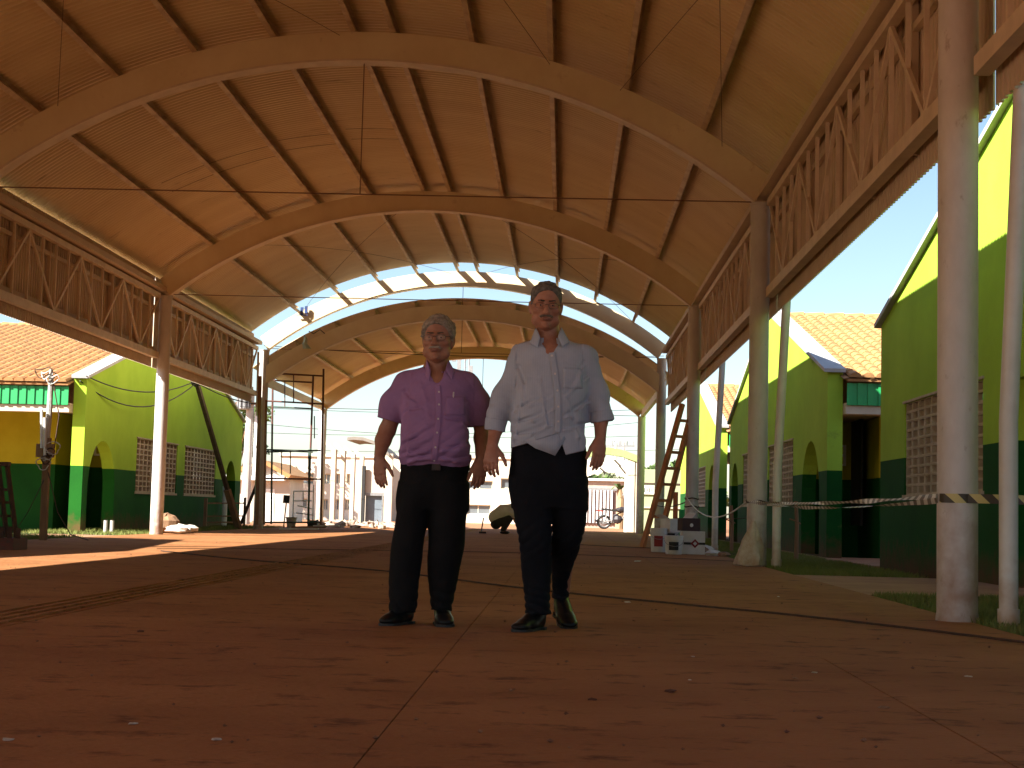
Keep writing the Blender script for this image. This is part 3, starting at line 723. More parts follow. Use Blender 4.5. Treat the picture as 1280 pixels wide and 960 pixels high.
# steel trestle at the left edge
q = at(8, 684, 18.9); q.z = 0
t = thing('trestle', q, 'dark steel stand with crossbars and a toothed base at the left edge', 'stand')
LT = at(-2, 582, 19.1); RT = at(9, 582, 19.0); RB_ = at(22, 684, 18.7); LB_ = at(-30, 684, 18.8)
MB().bar(at(-25, 580, 19), at(12, 580, 19), .09, .05).build('top_bar', M_cable, t)
MB().bar(LT, at(10, 684, 18.8), .045).build('leg', M_cable, t); MB().bar(RT, RB_, .045).build('leg', M_cable, t); MB().bar(at(-20, 582, 19), LB_, .045).build('leg', M_cable, t)
for yy in (612, 628, 645, 660): MB().bar(at(-20, yy, 19), at(4 + (yy-582)*.16, yy, 19), .035).build('crossbar', M_cable, t)
MB().box(LB_.x, RB_.x+.03, 18.45, 18.95, .0, .14).build('base_box', M_steelr, t)
for k in range(7): MB().box(LB_.x + .1*k, LB_.x+.1*k+.055, 18.43, 18.448, .14, .26).build('tooth', M_cable, t)
# leaning prop with wires
t = thing('leaning_prop', Vector((-8.45, 40.8, 0)), 'long dark timber prop leaning with wires on top by the left block', 'timber prop')
pb = at(299, 660, 39.5); pb.z = -.03; pt = at(246, 478, 37.5)
MB().bar(pb, at(284, 612, 39.0), .16, .10).build('lower_timber', M_wood, t); MB().bar(at(286, 618, 39.1), pt, .10, .08).build('timber', mat('dark timber', (.06, .045, .03), .9, (.1, .07, .05), 14), t)
MB().blob(pt + Vector((0, 0, .03)), (.14, .08, .12), 8, 3, .4).build('clamp', M_black, t)
for (u, v, dr, lab) in ((at(100, 476, 30.7), pt, .55, 'thin black wire drooping along the left gable wall, lower of two'), (at(108, 470, 30.7), pt + Vector((0, 0, .05)), .3, 'thin black wire drooping along the left gable wall, upper of two'),
                   (pt, at(322, 505, 40.2), .10, 'black wire from the leaning prop to the dark column')):
    build_thing(MB().tube(sag(u, v, dr), .014, 5), 'overhead_wire', M_black, u, lab, 'wire')
# rail fence piece and white post near the prop
t = thing('low_rail', at(260, 660, 41), 'low broken rail on short posts in front of the left block', 'railing')
a0 = at(256, 660, 41); a0.z = 0; a1 = at(305, 658, 42); a1.z = 0
MB().bar(a0, a0 + Vector((0, 0, .75)), .08).build('post', M_wood, t); MB().bar(a1, a1 + Vector((0, 0, .8)), .06).build('post', M_wood, t)
for z in (.12, .28, .62): MB().bar(a0 + Vector((0, 0, z)), a1 + Vector((0, 0, z+.03)), .035).build('rail', M_wood, t)
a0 = at(280, 655, 43.3); a0.z = -.05
build_thing(MB().tube([a0, a0 + Vector((0, 0, 1.15))], .075, 12), 'pipe_stub', M_white, a0, 'short white upright pipe by the left block below the leaning prop', 'pipe')
# rubbish sacks by the left column
for (px, py, Y, r_, m_, lab) in ((208, 668, 31.5, (.26, .2, .20), M_wood, 'brown full sack beside the sunlit left column'), (222, 671, 31.0, (.26, .2, .10), M_sheet, 'grey flattened plastic sack on the lawn by the brown one'), (236, 668, 32, (.18, .15, .09), M_sheet, 'small pale plastic bag at the right end of the rubbish')):
    c = at(px, py, Y); c.z = 0
    build_thing(MB().blob((c.x, c.y, r_[2]*.9), r_, 10, int(px), .22), 'sack', m_, c, lab, 'sack')
# white bench-like box before the left arch
for (px, Y, lab) in ((128, 30.9, 'short white pipe standing in the mouth of the left arch'), (136, 31.1, 'second short white pipe by the left arch')):
    a0 = at(px+4, 660, Y); a0.z = -.05; build_thing(MB().tube([a0, a0 + Vector((0, 0, .28))], .04, 10), 'pipe_stub', M_conc, a0, lab, 'pipe')
# timber and pipe standing beside the left column at the hall's end
for (x0, y0_, x1, y1_, w_, m_, lab) in ((325, 470, 321, 656, .08, M_wood, 'brown upright timber tied to the column at the far left end of the tall roof'), (323, 440, 321, 520, .05, M_white, 'white pipe running down beside the far left column'), (333, 500, 330, 655, .05, M_wood, 'thin batten upright in front of the far left column')):
    a0 = at(x0, y0_, 39.7); b0 = at(x1, y1_, 39.7); b0.z = max(b0.z, 0)
    build_thing(MB().bar(b0, a0, w_), 'upright_batten', m_, b0, lab, 'timber')
a0 = at(318, 656, 40.5); a0.z = 0
build_thing(MB().bar(at(301, 655, 40.5), at(323, 600, 40.5), .07), 'diagonal_brace', M_cable, at(301, 655, 40.5), 'dark diagonal strut at the foot of the far left column', 'strut')

# mobile scaffold
t = thing('scaffold_tower', Vector((-6.7, 42.3, 0)), 'rusty red and green tubular scaffold tower between the left columns', 'scaffold')
def spt(px, py, Y): return at(px, py, Y)
SY = 41.2; SR = 42.9
for (x0, x1, Y, top, bot) in ((330.5, 330, SY, 456, 656), (404.5, 401, SY, 461, 656), (391.5, 385, SR, 470, 655), (341, 339, SR, 468, 655)):
    mid = 560; xm = x0 + (x1-x0)*.5
    MB().tube([spt(x0, top, Y), spt(xm, mid, Y)], .028, 8).build('post', M_steelr, t); b_ = spt(x1, bot, Y); b_.z = max(b_.z, 0)
    MB().tube([spt(xm, mid, Y), b_], .028, 8).build('post', M_steelg if x0 != 404.5 else M_steelr, t)
for (xa, ya, xb, yb, Y, m_) in ((330, 466, 404, 470, SY, M_steelr), (330, 475, 391, 478, SR, M_steelr), (330, 501, 404, 505, SY, M_steelr), (332, 508, 391, 511, SR, M_steelg),
                      (330, 562, 391, 565, SR, M_steelg), (330, 565, 401, 563, SY, M_steelg), (330, 598, 401, 599, SY, M_steelr), (330, 653, 400, 653, SY, M_steelg), (386, 562, 386, 650, SR, M_steelg)):
    MB().tube([spt(xa, ya, Y), spt(xb, yb, Y)], .022, 8).build('crossbar', m_, t)
for (x_, ya, yb, Y) in ((367, 469, 502, SY), (356, 477, 508, SR), (352, 565, 594, SR), (363, 563, 592, SY), (393, 520, 548, SY), (339, 600, 640, SY)):
    MB().tube([spt(x_, ya, Y), spt(x_, yb, Y)], .016, 6).build('rung', M_steelr if ya < 520 else M_steelg, t)
# white step frame, shovel, bucket, boards by the scaffold
t = thing('step_frame', at(370, 655, 46), 'small white metal step frame standing inside the scaffold', 'step frame')
for (xa, ya, xb, yb) in ((367, 614, 366, 653), (392, 606, 391, 653), (379, 614, 379, 626), (367, 614, 392, 614), (366, 626, 390, 626), (370, 641, 392, 644), (372, 632, 390, 636)):
    p0 = at(xa, ya, 46); p1 = at(xb, yb, 46); p1.z = max(0, p1.z); MB().tube([p0, p1], .02, 6).build('bar', M_white, t)
t = thing('shovel', at(355, 655, 43), 'shovel stood upright with its dark blade in the air beside the grey tub', 'shovel')
p0 = at(354.5, 656, 43); p0.z = 0; MB().tube([p0, at(358, 628, 43)], .018, 7).build('handle', M_wood, t)
MB().bar(at(357.5, 629, 43), at(358.5, 619, 43), .17, .03, (0, 1, 0)).build('blade', M_black, t)
p0 = at(364, 655, 43.5); p0.z = 0
build_thing(MB().lathe(p0, [(.11, 0), (.15, .27), (.165, .275), (.165, .30), (.15, .30)], 16), 'tub', M_conc, p0, 'grey mortar tub beside the upright shovel', 'tub', smooth=True)
p0 = at(391, 655, 43.5); p0.z = 0
build_thing(MB().box(p0.x-.11, p0.x+.12, p0.y-.1, p0.y+.1, .05, .23).box(p0.x-.13, p0.x-.1, p0.y-.12, p0.y+.12, 0, .25).box(p0.x+.11, p0.x+.14, p0.y-.12, p0.y+.12, 0, .25), 'crate', M_blackp, p0, 'small dark crate at the foot of the scaffold', 'crate')
for i, (xa, ya, xb, yb, m_, lab) in enumerate(((350, 659, 398, 660, M_card, 'white board lying on the sand at the left of the heap'), (365, 661, 408, 658, M_wood, 'brown plank lying across the sand below the scaffold'), (392, 657, 424, 659, M_card, 'pale board lying at the right of the heap'))):
    d0 = ray(xa, ya); d1 = ray(xb, yb); Y = 39.5 + 1.3*i; p0 = at(xa, ya, Y); p1 = at(xb, yb, Y); p0.z = .03+.03*i; p1.z = .05+.03*i
    build_thing(MB().bar(p0, p1, .22, .04), 'board', m_, p0, lab, 'board')
for i in range(26):
    px = 396 + 4.0*i + random.uniform(-2, 2); Y = random.uniform(46, 54) ; c = at(px, 650, Y); c.z = 0
    r_ = (random.uniform(.10, .3), .2, random.uniform(.05, .14))
    if i == 0: hb = []
    hb.append((c, r_))
mb = MB()
for i, (c, r_) in enumerate(hb): mb.blob((c.x, c.y, r_[2]*.7), r_, 7, i, .4)
o = mb.build('rubble_heap', mat('pale rubble', (.6, .55, .48), .9, (.25, .13, .08), 3)); tag(o, 'strip of broken plaster and sand piled before the far posts', 'rubble', kind='stuff')
# plastic sack at the second column on the right
c = at(934, 706, 19.7); c.z = 0; mb = MB(); V = []; F = []; n = 18
prof_ = [(0, .16), (.02, .185), (.10, .185), (.20, .165), (.32, .125), (.42, .08), (.50, .045), (.56, .02)]
for i, (z, r_) in enumerate(prof_):
    for k in range(n):
        a = 2*PI*k/n; q = 1 + .14*math.sin(5*a + z*9) + .07*math.sin(9*a - z*14 + 1)
        V.append((c.x + .02 + z*.10 + r_*q*math.cos(a)*.95, c.y - .02 + r_*q*math.sin(a)*.8, z))
for i in range(len(prof_)-1):
    for k in range(n): F.append((i*n+k, i*n+(k+1) % n, (i+1)*n+(k+1) % n, (i+1)*n+k))
F.append(tuple((len(prof_)-1)*n + k for k in range(n)))
build_thing(MB().add(V, F), 'plastic_sack', mat('dusty white sack', (.58, .50, .42), .6, (.42, .28, .18), 7, .5, 14), c, 'dusty white plastic sack slumped against the second column on the right', 'sack', smooth=True)

# ================================================================== THE FAR END
M_wallA = mat('sunlit cream render', (.72, .66, .55), .85, (.62, .54, .42), .6, .1, stain=(.45, .36, .26), stain_scale=.7, stain_w=.14)
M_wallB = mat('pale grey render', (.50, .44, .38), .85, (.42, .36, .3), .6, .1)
M_glass = mat('dull window glass', (.16, .18, .19), .15, (.10, .11, .12), .4, spec=.8)
M_foliage = mat('far foliage', (.10, .16, .035), .8, (.05, .09, .02), 1.5)
M_greenw = mat('faded green wall', (.36, .40, .24), .85, (.30, .33, .2), .8)
def B(px, Y, z=0): v = at(px, 600, Y); return Vector((v.x, Y, z))
def zz_(px, py, Y): return at(px, py, Y).z
# long two-storey rendered building
def facade(name, label, pxs, Y, top_py, wins, m_, depth=8, mullion=True):
    x0, x1 = B(pxs[0], Y).x, B(pxs[1], Y).x; zt_ = zz_((pxs[0]+pxs[1])/2, top_py, Y)
    t = thing(name, Vector(((x0+x1)/2, Y, 0)), label, 'building')
    hs = []
    for (a, b, c, d) in wins:
        hs.append(rect(B(a, Y).x, B(b, Y).x, zz_((a+b)/2, d, Y), zz_((a+b)/2, c, Y)))
    plate([(x0, -.2), (x1, -.2), (x1, zt_), (x0, zt_)], hs, .35, lambda u, v, q: Vector((u, Y+q, v))).build('wall', m_, t)
    MB().box(x0+.01, x1-.01, Y+.5, Y+depth, -.2, zt_-.1).build('rear_volume', m_, t)
    MB().box(x0-.1, x1+.1, Y-.12, Y+.5, zt_+.002, zt_+.16).build('coping', m_, t)
    for h in hs:
        u0, u1 = h[0][0], h[1][0]; v0, v1 = h[0][1], h[2][1]
        f = MB().box(u0, u1, Y+.18, Y+.24, v0, v0+.06).box(u0, u1, Y+.18, Y+.24, v1-.06, v1).box(u0, u0+.06, Y+.18, Y+.24, v0+.06, v1-.06).box(u1-.06, u1, Y+.18, Y+.24, v0+.06, v1-.06).box((u0+u1)/2-.03, (u0+u1)/2+.03, Y+.185, Y+.235, v0+.06, v1-.06).build('window', M_cream, t)
        MB().box(u0+.05, u1-.05, Y+.205, Y+.215, v0+.05, v1-.05).build('pane', M_glass, f)
    return t
facade('far_building', 'long sunlit cream building with two rows of small windows beyond the hall', (350, 478), 92, 571,
       [(359, 392, 591, 605), (402, 413, 592, 605), (419, 427, 592, 605), (433, 439, 592, 604), (403, 411, 624, 638), (417, 425, 624, 638), (431, 438, 624, 638), (345+22, 385, 623, 634)], M_wallA)
facade('far_building', 'cream two-storey building seen between the two men with dark window openings', (478, 724), 96, 573,
       [(500, 520, 590, 604), (583, 616, 601, 612), (626, 650, 598, 611), (583, 614, 631, 643), (625, 648, 631, 643), (660, 700, 598, 611), (670, 690, 631, 643)], M_wallA)
# house at left with gable
Y = 70
x0, x1 = B(304, Y).x, B(352, Y).x
t = thing('far_house', Vector((x0, Y, 0)), 'small white house with brown tiled gable roof behind the left scaffold', 'house')
z1 = zz_(330, 596, Y); z2 = zz_(330, 583, Y)
MB().box(x0-3, x1, Y, Y+6, -.2, z1).build('wall', M_wallA, t)
MB().box(x0-3.2, x1+.2, Y-.5, Y-.001, z1-.16, z1+.03).build('canopy', M_white, t)
ro = MB().add([(x0-.2, Y-.6, z1+.35), (x0-.2, Y+6, z1+.35), (B(334, Y).x, Y-.6, z2+.25), (B(334, Y).x, Y+6, z2+.25), (x1+.5, Y-.6, z1+.1), (x1+.5, Y+6, z1+.1)], [(0, 2, 3, 1), (2, 4, 5, 3)]).build('roof', M_tile, t)
md = ro.modifiers.new('t', 'SOLIDIFY'); md.thickness = .18
MB().add([(x0, Y-.3, z1+.04), (x1, Y-.3, z1+.04), (B(334, Y).x, Y-.3, z2+.1), (x0, Y-.3, z1+.3)], [(0, 1, 2, 3)]).build('gable', M_wallB, t)
MB().box(B(330, Y).x, B(344, Y).x, Y-.06, Y-.002, -.1, zz_(337, 611, Y)).build('door', M_white, t)
MB().box(B(330, Y).x-.5, B(346, Y).x+.6, Y-.04, Y-.001, -.1, zz_(337, 600, Y)).build('bay_shade_patch', M_wallB, t)  # greyer slab on the wall, the shade of the bay put into colour
# row of tall posts (fins)
for i, (px, top, Y, w_) in enumerate(((417, 562, 66, .22), (428.5, 564, 68, .22), (441, 568, 70.5, .22), (452, 570, 73, .22))):
    x = B(px, Y).x; z = zz_(px, top, Y)
    build_thing(MB().box(x-.085, x+.085, Y-.25, Y+.25, -.1, z).bar((x-.06, Y, z-.02), (x-.62, Y+1.5, z+.38), .10), 'concrete_post', M_cream, (x, Y, 0),
                'slim rendered concrete post, %s from the left in the row beyond the scaffold' % ('first', 'second', 'third', 'fourth')[i], 'post', 'row of posts beyond the scaffold')
# gateway at left: roof slab, glass doors, two posts
Y = 66; t = thing('entrance_porch', B(470, Y), 'porch with a curved grey roof and glass doors left of the short man', 'porch')
P = [(438, 552), (446, 551), (458, 552), (470, 556), (480, 563), (490, 572)]
V = []; F = []
for px, py in P:
    a_ = at(px, py, Y); V += [(a_.x, Y-1, a_.z), (a_.x, Y+3, a_.z), (a_.x, Y-1, a_.z+.13), (a_.x, Y+3, a_.z+.13)]
for i in range(len(P)-1):
    k = 4*i; F += [(k, k+4, k+5, k+1), (k+2, k+3, k+7, k+6), (k, k+2, k+6, k+4), (k+1, k+5, k+7, k+3)]
F += [(0, 1, 3, 2), (4*len(P)-4, 4*len(P)-2, 4*len(P)-1, 4*len(P)-3)]
MB().add(V, F).build('roof', mat('weathered porch slab', (.24, .21, .18), .9), t)
xx = B(488, Y).x; MB().box(xx-.16, xx+.16, Y-.8, Y-.5, -.1, zz_(488, 568, Y)).build('post', M_cream, t)
xx = B(453.5, Y).x; MB().box(xx-.08, xx+.05, Y+.3, Y+.6, -.1, zz_(453, 582, Y)).build('post', M_dark, t)
xa, xb = B(454, Y).x, B(484, Y).x; z3, z4 = zz_(470, 587, Y), zz_(470, 616, Y)
MB().box(xa, xb, Y+.5, Y+.7, z4, z3).build('lintel_wall', M_wallB, t)
f = MB().box(xa, xb, Y+.48, Y+.6, z4-.12, z4-.003).box((xa+xb)/2+.25, (xa+xb)/2+.31, Y+.48, Y+.58, 0, z4-.125).build('door_frame', M_grey, t)
MB().box(xa+.05, xb-.05, Y+.62, Y+.65, 0.02, z4-.1).build('glass_door', mat('door glass', (.20, .24, .28), .15, (.12, .14, .16), .8, spec=.8), f)
# gateway at right: curved green beam, posts
Y = 62; t = thing('entrance_gate', B(760, Y), 'arched green gateway over the entrance beside the motorcycle', 'gateway')
P = [(690, 583), (705, 576), (722, 569), (742, 563), (760, 561), (778, 564), (797, 571)]
V = []; F = []
for px, py in P:
    a_ = at(px, py, Y); V += [(a_.x, Y-.2, a_.z-.22), (a_.x, Y+.3, a_.z-.22), (a_.x, Y-.2, a_.z+.05), (a_.x, Y+.3, a_.z+.05)]
for i in range(len(P)-1):
    k = 4*i; F += [(k, k+4, k+5, k+1), (k+2, k+3, k+7, k+6), (k, k+2, k+6, k+4), (k+1, k+5, k+7, k+3)]
F += [(0, 1, 3, 2), (4*len(P)-4, 4*len(P)-2, 4*len(P)-1, 4*len(P)-3)]
MB().add(V, F).build('arched_beam', mat('pale green beam', (.34, .42, .16), .7), t)
for px, w_ in ((789.5, .15), (795, .06), (700, .15)):
    xx = B(px, Y).x; MB().box(xx-w_, xx+w_, Y-.15, Y+.2, -.1, zz_(px, 574, Y)).build('post', M_cream, t)
xx = B(784.5, Y).x; MB().box(xx-.09, xx+.06, Y+.4, Y+.6, -.1, zz_(784, 592, Y)).build('gate_leaf', M_white, t)
for (xa, ya, xb, yb) in ((768, 575, 776, 583), (750, 585, 758, 592), (774, 582, 782, 592), (778, 618, 786, 624)):
    MB().bar(at(xa, ya, Y+.5), at(xb, yb, Y+.5), .06).build('stay', M_grey, t)
# garage house behind
Y = 84; x0, x1 = B(722, Y).x, B(781, Y).x
t = thing('garage_house', Vector((x0, Y, 0)), 'house front with a ribbed metal garage gate behind the motorcycle', 'house')
zt_ = zz_(755, 601, Y); zg = zz_(755, 613, Y)
MB().box(x0, x1, Y+.2, Y+8, -.2, zt_).build('wall', mat('pinkish render', (.50, .38, .30), .85), t)
MB().box(x0-.2, x1+.2, Y+.0, Y+.6, zt_, zt_+.12).build('coping', M_white, t)
g = MB()
gx0, gx1 = B(728, Y).x, B(769, Y).x; k = 0; xx = gx0
gt = MB().box(gx0-.1, gx1+.1, Y+.12, Y+.19, zg, zg+.12).build('garage_gate', M_grey, t)
while xx < gx1 - .05:
    MB().box(xx, xx+.10, Y+.05, Y+.13, .12, zg-.003).build('slat', M_white, gt); xx += .19
MB().box(gx0, gx1, Y+.14, Y+.19, .05, zg-.004).build('backing', mat('brown gate', (.2, .12, .1), .6), gt)
# upper white building behind garage
Y = 110; x0, x1 = B(700, Y).x, B(800, Y).x
t = thing('far_building', Vector((x0, Y, 0)), 'white low building rising behind the garage and trees', 'building')
MB().box(x0, x1, Y, Y+10, zz_(750, 596, Y), zz_(750, 575, Y)).build('wall', M_wallA, t); MB().box(x0, x1, Y+.1, Y+9.9, -.2, zz_(750, 596, Y)-.002).build('lower_wall', M_wallB, t)
# faded green side wall on the right with a sign
Y = 60; x0, x1 = B(800, Y).x, B(880, Y).x
t = thing('green_side_wall', Vector((x0, Y, 0)), 'faded green yard wall between the far right columns', 'wall')
MB().box(x0, x1, Y, Y+.25, -.2, zz_(830, 587, Y)).build('wall', M_greenw, t)
MB().box(x0-.01, x1, Y-.02, Y-.003, zz_(830, 606, Y), zz_(830, 604, Y)).build('ledge', M_cable, t)
MB().box(x0-.01, x1, Y-.06, Y-.003, zz_(830, 634, Y)-.05, zz_(830, 634, Y)).build('rail', M_cream, t)
sg = thing('wall_sign', at(811, 618, Y-.05), 'white signboard with dark blotches on the faded green wall', 'sign')
MB().box(B(802.5, Y).x, B(818, Y).x, Y-.07, Y-.03, zz_(811, 618, Y), zz_(811, 606.5, Y)).build('board', M_card, sg)
for k in range(4): MB().box(B(805+3*k, Y).x, B(806.4+3*k, Y).x, Y-.08, Y-.0701, zz_(811, 615-(k % 2), Y), zz_(811, 610+(k % 2), Y)).build('marking', M_grey, sg)
# orange drum bits and green net near ladder back
t = thing('traffic_barrier', B(846, 47), 'orange and green plastic barrier behind the ladder', 'barrier')
Y = 47; MB().box(B(842, Y).x, B(848, Y).x, Y, Y+.1, 0, zz_(845, 615, Y)).build('orange_panel', mat('orange plastic', (.5, .12, .04), .6), t); MB().box(B(849.5, Y).x, B(856, Y).x, Y+.02, Y+.1, 0, zz_(852, 637, Y)).build('green_panel', M_fascia, t)

# trees
def leafy_crown(c, r_, n, size, seed, squash=1, holes=.3):
    g = np.random.default_rng(seed); nc = 14
    cs = np.clip(g.normal(0, .42, (nc, 3)), -.7, .7)*np.array(r_); cs += np.array(c)
    V = []; 
    idx = g.integers(0, nc, n); d = g.normal(0, 1, (n, 3)); d /= np.linalg.norm(d, axis=1)[:, None]
    rad = g.uniform(.55, 1, n)[:, None]*np.array(r_)*.42*g.uniform(.6, 1.2, nc)[idx][:, None]
    P = cs[idx] + d*rad; a = g.normal(0, 1, (n, 3)); a /= np.linalg.norm(a, axis=1)[:, None]; b = np.cross(a, g.normal(0, 1, (n, 3))); b /= np.linalg.norm(b, axis=1)[:, None]
    s = (size*g.uniform(.5, 1.3, n))[:, None]
    V = np.stack([P - a*s, P + b*s*.55, P + a*s, P - b*s*.55], 1).reshape(-1, 3)
    return V, np.arange(n*4).reshape(-1, 4)
def tree(px, Y, ztop, rr, label, n=2200, seed=0, base=0, m_=None):
    p = B(px, Y); t = thing('tree', p, label, 'tree', 'trees beyond the far wall')
    mb = MB().tube([(p.x, Y, -.2), (p.x+.1, Y, ztop*.35), (p.x-.1, Y+.1, ztop*.6)], [.18, .13, .08], 8)
    for k in range(5):
        a = k*1.3; mb.tube([(p.x, Y, ztop*(.35+.04*k)), (p.x + rr*.6*math.cos(a), Y + rr*.6*math.sin(a), ztop*.75)], [.07, .025], 5)
    mb.build('trunk', M_wood, t)
    V, F = leafy_crown((p.x, Y, ztop-rr*.75), (rr, rr, rr*.75), n, .16, seed)
    link_mesh('crown', np_mesh('crown', V - np.array(p), F), m_ or M_foliage, t)
    return t
tree(745, 96, zz_(745, 590, 96), 1.1, 'round green tree behind the garage coping', seed=1)
tree(766, 100, zz_(766, 592, 100), 1.0, 'pale tree beside the round green tree behind the garage', seed=2, m_=mat('pale foliage', (.22, .24, .14), .8))
tree(826, 88, zz_(826, 578, 88), 1.2, 'bushy tree showing over the green side wall between columns', seed=3)
tree(856, 90, zz_(856, 575, 90), 1.3, 'tree over the green side wall behind the ladder', seed=4)
tree(872, 78, zz_(872, 578, 78), 1.6, 'tree over the green side wall at its right end', seed=5)
tree(296, 88, zz_(296, 505, 88), 2.0, 'green tree peeping past the left block beside the transformer pole', seed=6)
tree(665, 120, zz_(665, 590, 120), 2.5, 'tree hidden behind the tall man between buildings', seed=7)
# banana-like plant with trunk by gate
p = B(775, 66); t = thing('garden_plant', p, 'spiky green plant on a pale trunk beside the gate', 'plant')
MB().tube([(p.x, 66, 0), (p.x+.05, 66, 1.2), (p.x-.02, 66, zz_(775, 612, 66))], [.17, .14, .10], 8).build('trunk', mat('tan trunk', (.45, .30, .16), .9), t)
for k in range(9):
    a = k*.75; z0_ = zz_(775, 614, 66); L_ = .55
    mb = MB(); q = [Vector((p.x + L_*s_*math.cos(a)*.8, 66 + L_*s_*math.sin(a)*.8, z0_ + .75*s_ - .45*s_*s_*(1 + .3*(k % 3)))) for s_ in (0, .3, .6, .85, 1)]
    ww = [.03, .07, .08, .05, .01]; V = []
    for i, pt_ in enumerate(q): n_ = Vector((-math.sin(a), math.cos(a), 0))*ww[i]; V += [pt_-n_, pt_+n_]
    mb.add(V, [(2*i, 2*i+2, 2*i+3, 2*i+1) for i in range(4)]).build('leaf', M_foliage, t)

# utility pole with transformer at left
Y = 62; p = B(308, Y); t = thing('utility_pole', p, 'white concrete utility pole with a ribbed transformer behind the left block', 'utility pole')
MB().tube([(p.x, Y, -.2), (p.x+.05, Y, zz_(311, 488, Y))], [.20, .15], 12).build('pole', M_conc, t)
tz = zz_(300, 512, Y); tz2 = zz_(300, 492, Y); c = B(301, Y-.3)
tr = MB().lathe((c.x, c.y, tz), [(.2, 0), (.22, .02), (.22, tz2-tz-.03), (.18, tz2-tz)], 14).build('transformer', M_grey, t)
for k in range(10): a = 2*PI*k/10; MB().box(c.x + .26*math.cos(a)-.02, c.x + .26*math.cos(a)+.02, c.y + .26*math.sin(a)-.02, c.y+.26*math.sin(a)+.02, tz+.06, tz2-.08).build('fin', M_grey, tr)
for dz in (.1, .5): MB().box(p.x-.5, p.x+.6, Y-.25, Y-.17, zz_(308, 500, Y)+dz-.3, zz_(308, 500, Y)+dz-.2).build('crossarm', M_wood, t)
for k in range(3): MB().lathe((p.x-.3+.35*k, Y-.2, zz_(308, 495, Y)+.35), [(.04, 0), (.07, .05), (.04, .08), (.06, .13), (.03, .18)], 8).build('insulator', M_white, t)
MB().box(p.x+.25, p.x+.42, Y-.1, Y+.1, zz_(312, 600, Y), zz_(312, 515, Y)).build('conduit', M_white, t)
MB().tube([(p.x+.3, Y-.3, zz_(312, 505, Y)), (p.x+.6, Y-.35, zz_(312, 540, Y)), (p.x+.4, Y-.3, zz_(312, 560, Y))], .03, 6).build('hanging_wire', M_cable, t)
# second pole with arms beyond the gate
for (px, Y, arms, lab) in ((779, 130, (777, 570, 790), 'thin pole with double crossarms far beyond the gateway'), (769, 118, (765, 553, 775), 'thin pole with a crossarm far beyond the gateway, left of the other')):
    p = B(px, Y); t = thing('utility_pole', p, lab, 'utility pole', 'far poles beyond the gate'); zt_ = zz_(px, 553, Y)
    MB().tube([(p.x, Y, 0), (p.x, Y, zt_)], .10, 8).build('pole', M_conc, t); MB().box(p.x-.9, p.x+.9, Y-.06, Y+.06, zt_-.35, zt_-.22).build('crossarm', M_grey, t)
    for k in range(4): MB().tube([(p.x-.8+.53*k, Y, zt_-.22), (p.x-.8+.53*k, Y, zt_+.1)], .05, 6).build('insulator', M_grey, t)
# lattice mast behind the short man's shoulder
Y = 120; p = B(580, Y); t = thing('lattice_mast', p, 'thin mast with antennas against the sky behind the short man', 'mast'); zt_ = zz_(580, 436, Y)
for dx in (-.25, .25): MB().tube([(p.x+dx, Y, 0), (p.x+dx*.6, Y, zt_)], .06, 6).build('leg', M_grey, t)
for k in range(24): z = zt_*k/24; MB().bar((p.x-.25, Y, z), (p.x+.25, Y, z+zt_/24), .05).build('lattice_bar', M_grey, t)
for dx, z in ((-.6, zt_-1.6), (.3, zt_-2.2), (-1.0, zt_-1.0), (.6, zt_-3.2)): MB().box(p.x+dx-.15, p.x+dx+.15, Y-.2, Y, z, z+.9).build('antenna', M_grey, t)
# overhead lines in the far sky
for i, (xa, ya, xb, yb, Y, dr, lab) in enumerate(((300, 508, 800, 512, 60, .2, 'upper overhead line behind the hall'), (300, 527, 800, 545, 64, .3, 'second overhead line behind the hall'), (310, 540, 800, 528, 66, .3, 'third overhead line behind the hall'), (300, 560, 900, 560, 70, .2, 'lowest overhead line behind the hall'), (840, 494, 1000, 480, 75, .1, 'line seen past the third column on the right'), (330, 432, 830, 445, 44, .15, 'line crossing the gap between the two roofs'))):
    a_, b_ = at(xa, ya, Y), at(xb, yb, Y); build_thing(MB().tube(sag(a_, b_, dr), .010, 5), 'overhead_wire', M_black, a_, lab, 'wire', 'overhead lines behind the hall')
# jeans-blue cloth scrap and a green cloth on the purlins
c = at(380, 387, 39.9); build_thing(MB().box(c.x-.09, c.x-.02, c.y, c.y+.05, c.z-.13, c.z+.06).box(c.x+.02, c.x+.09, c.y, c.y+.05, c.z-.09, c.z+.09).box(c.x-.2, c.x+.1, c.y+.01, c.y+.04, c.z-.15, c.z-.131), 'cloth', mat('blue cloth', (.03, .06, .2), .8), c, 'dark blue cloth caught on a purlin at the roof edge', 'cloth')
V = []; F = []
for i, (px, py, w_) in enumerate(((381, 420, .02), (382, 424, .04), (381, 430, .06), (384, 436, .10))):
    a_ = at(px, py, 40.0); V += [(a_.x-w_, a_.y, a_.z), (a_.x, a_.y-.06, a_.z), (a_.x+w_, a_.y, a_.z)]
for i in range(3): F += [(3*i, 3*i+3, 3*i+4, 3*i+1), (3*i+1, 3*i+4, 3*i+5, 3*i+2)]
o = build_thing(MB().add(V, F), 'cloth', mat('green cloth', (.45, .55, .42), .8), at(381, 424, 40), 'pale green cloth hanging below the end arch', 'cloth'); md = o.modifiers.new('t', 'SOLIDIFY'); md.thickness = .01
build_thing(MB().tube([at(386, 414, 40), at(392, 417, 40), at(400, 412, 40), at(406, 417, 40)], .014, 6), 'rope', M_cable, at(390, 415, 40), 'dark rope looped under the end arch by the green cloth', 'rope')

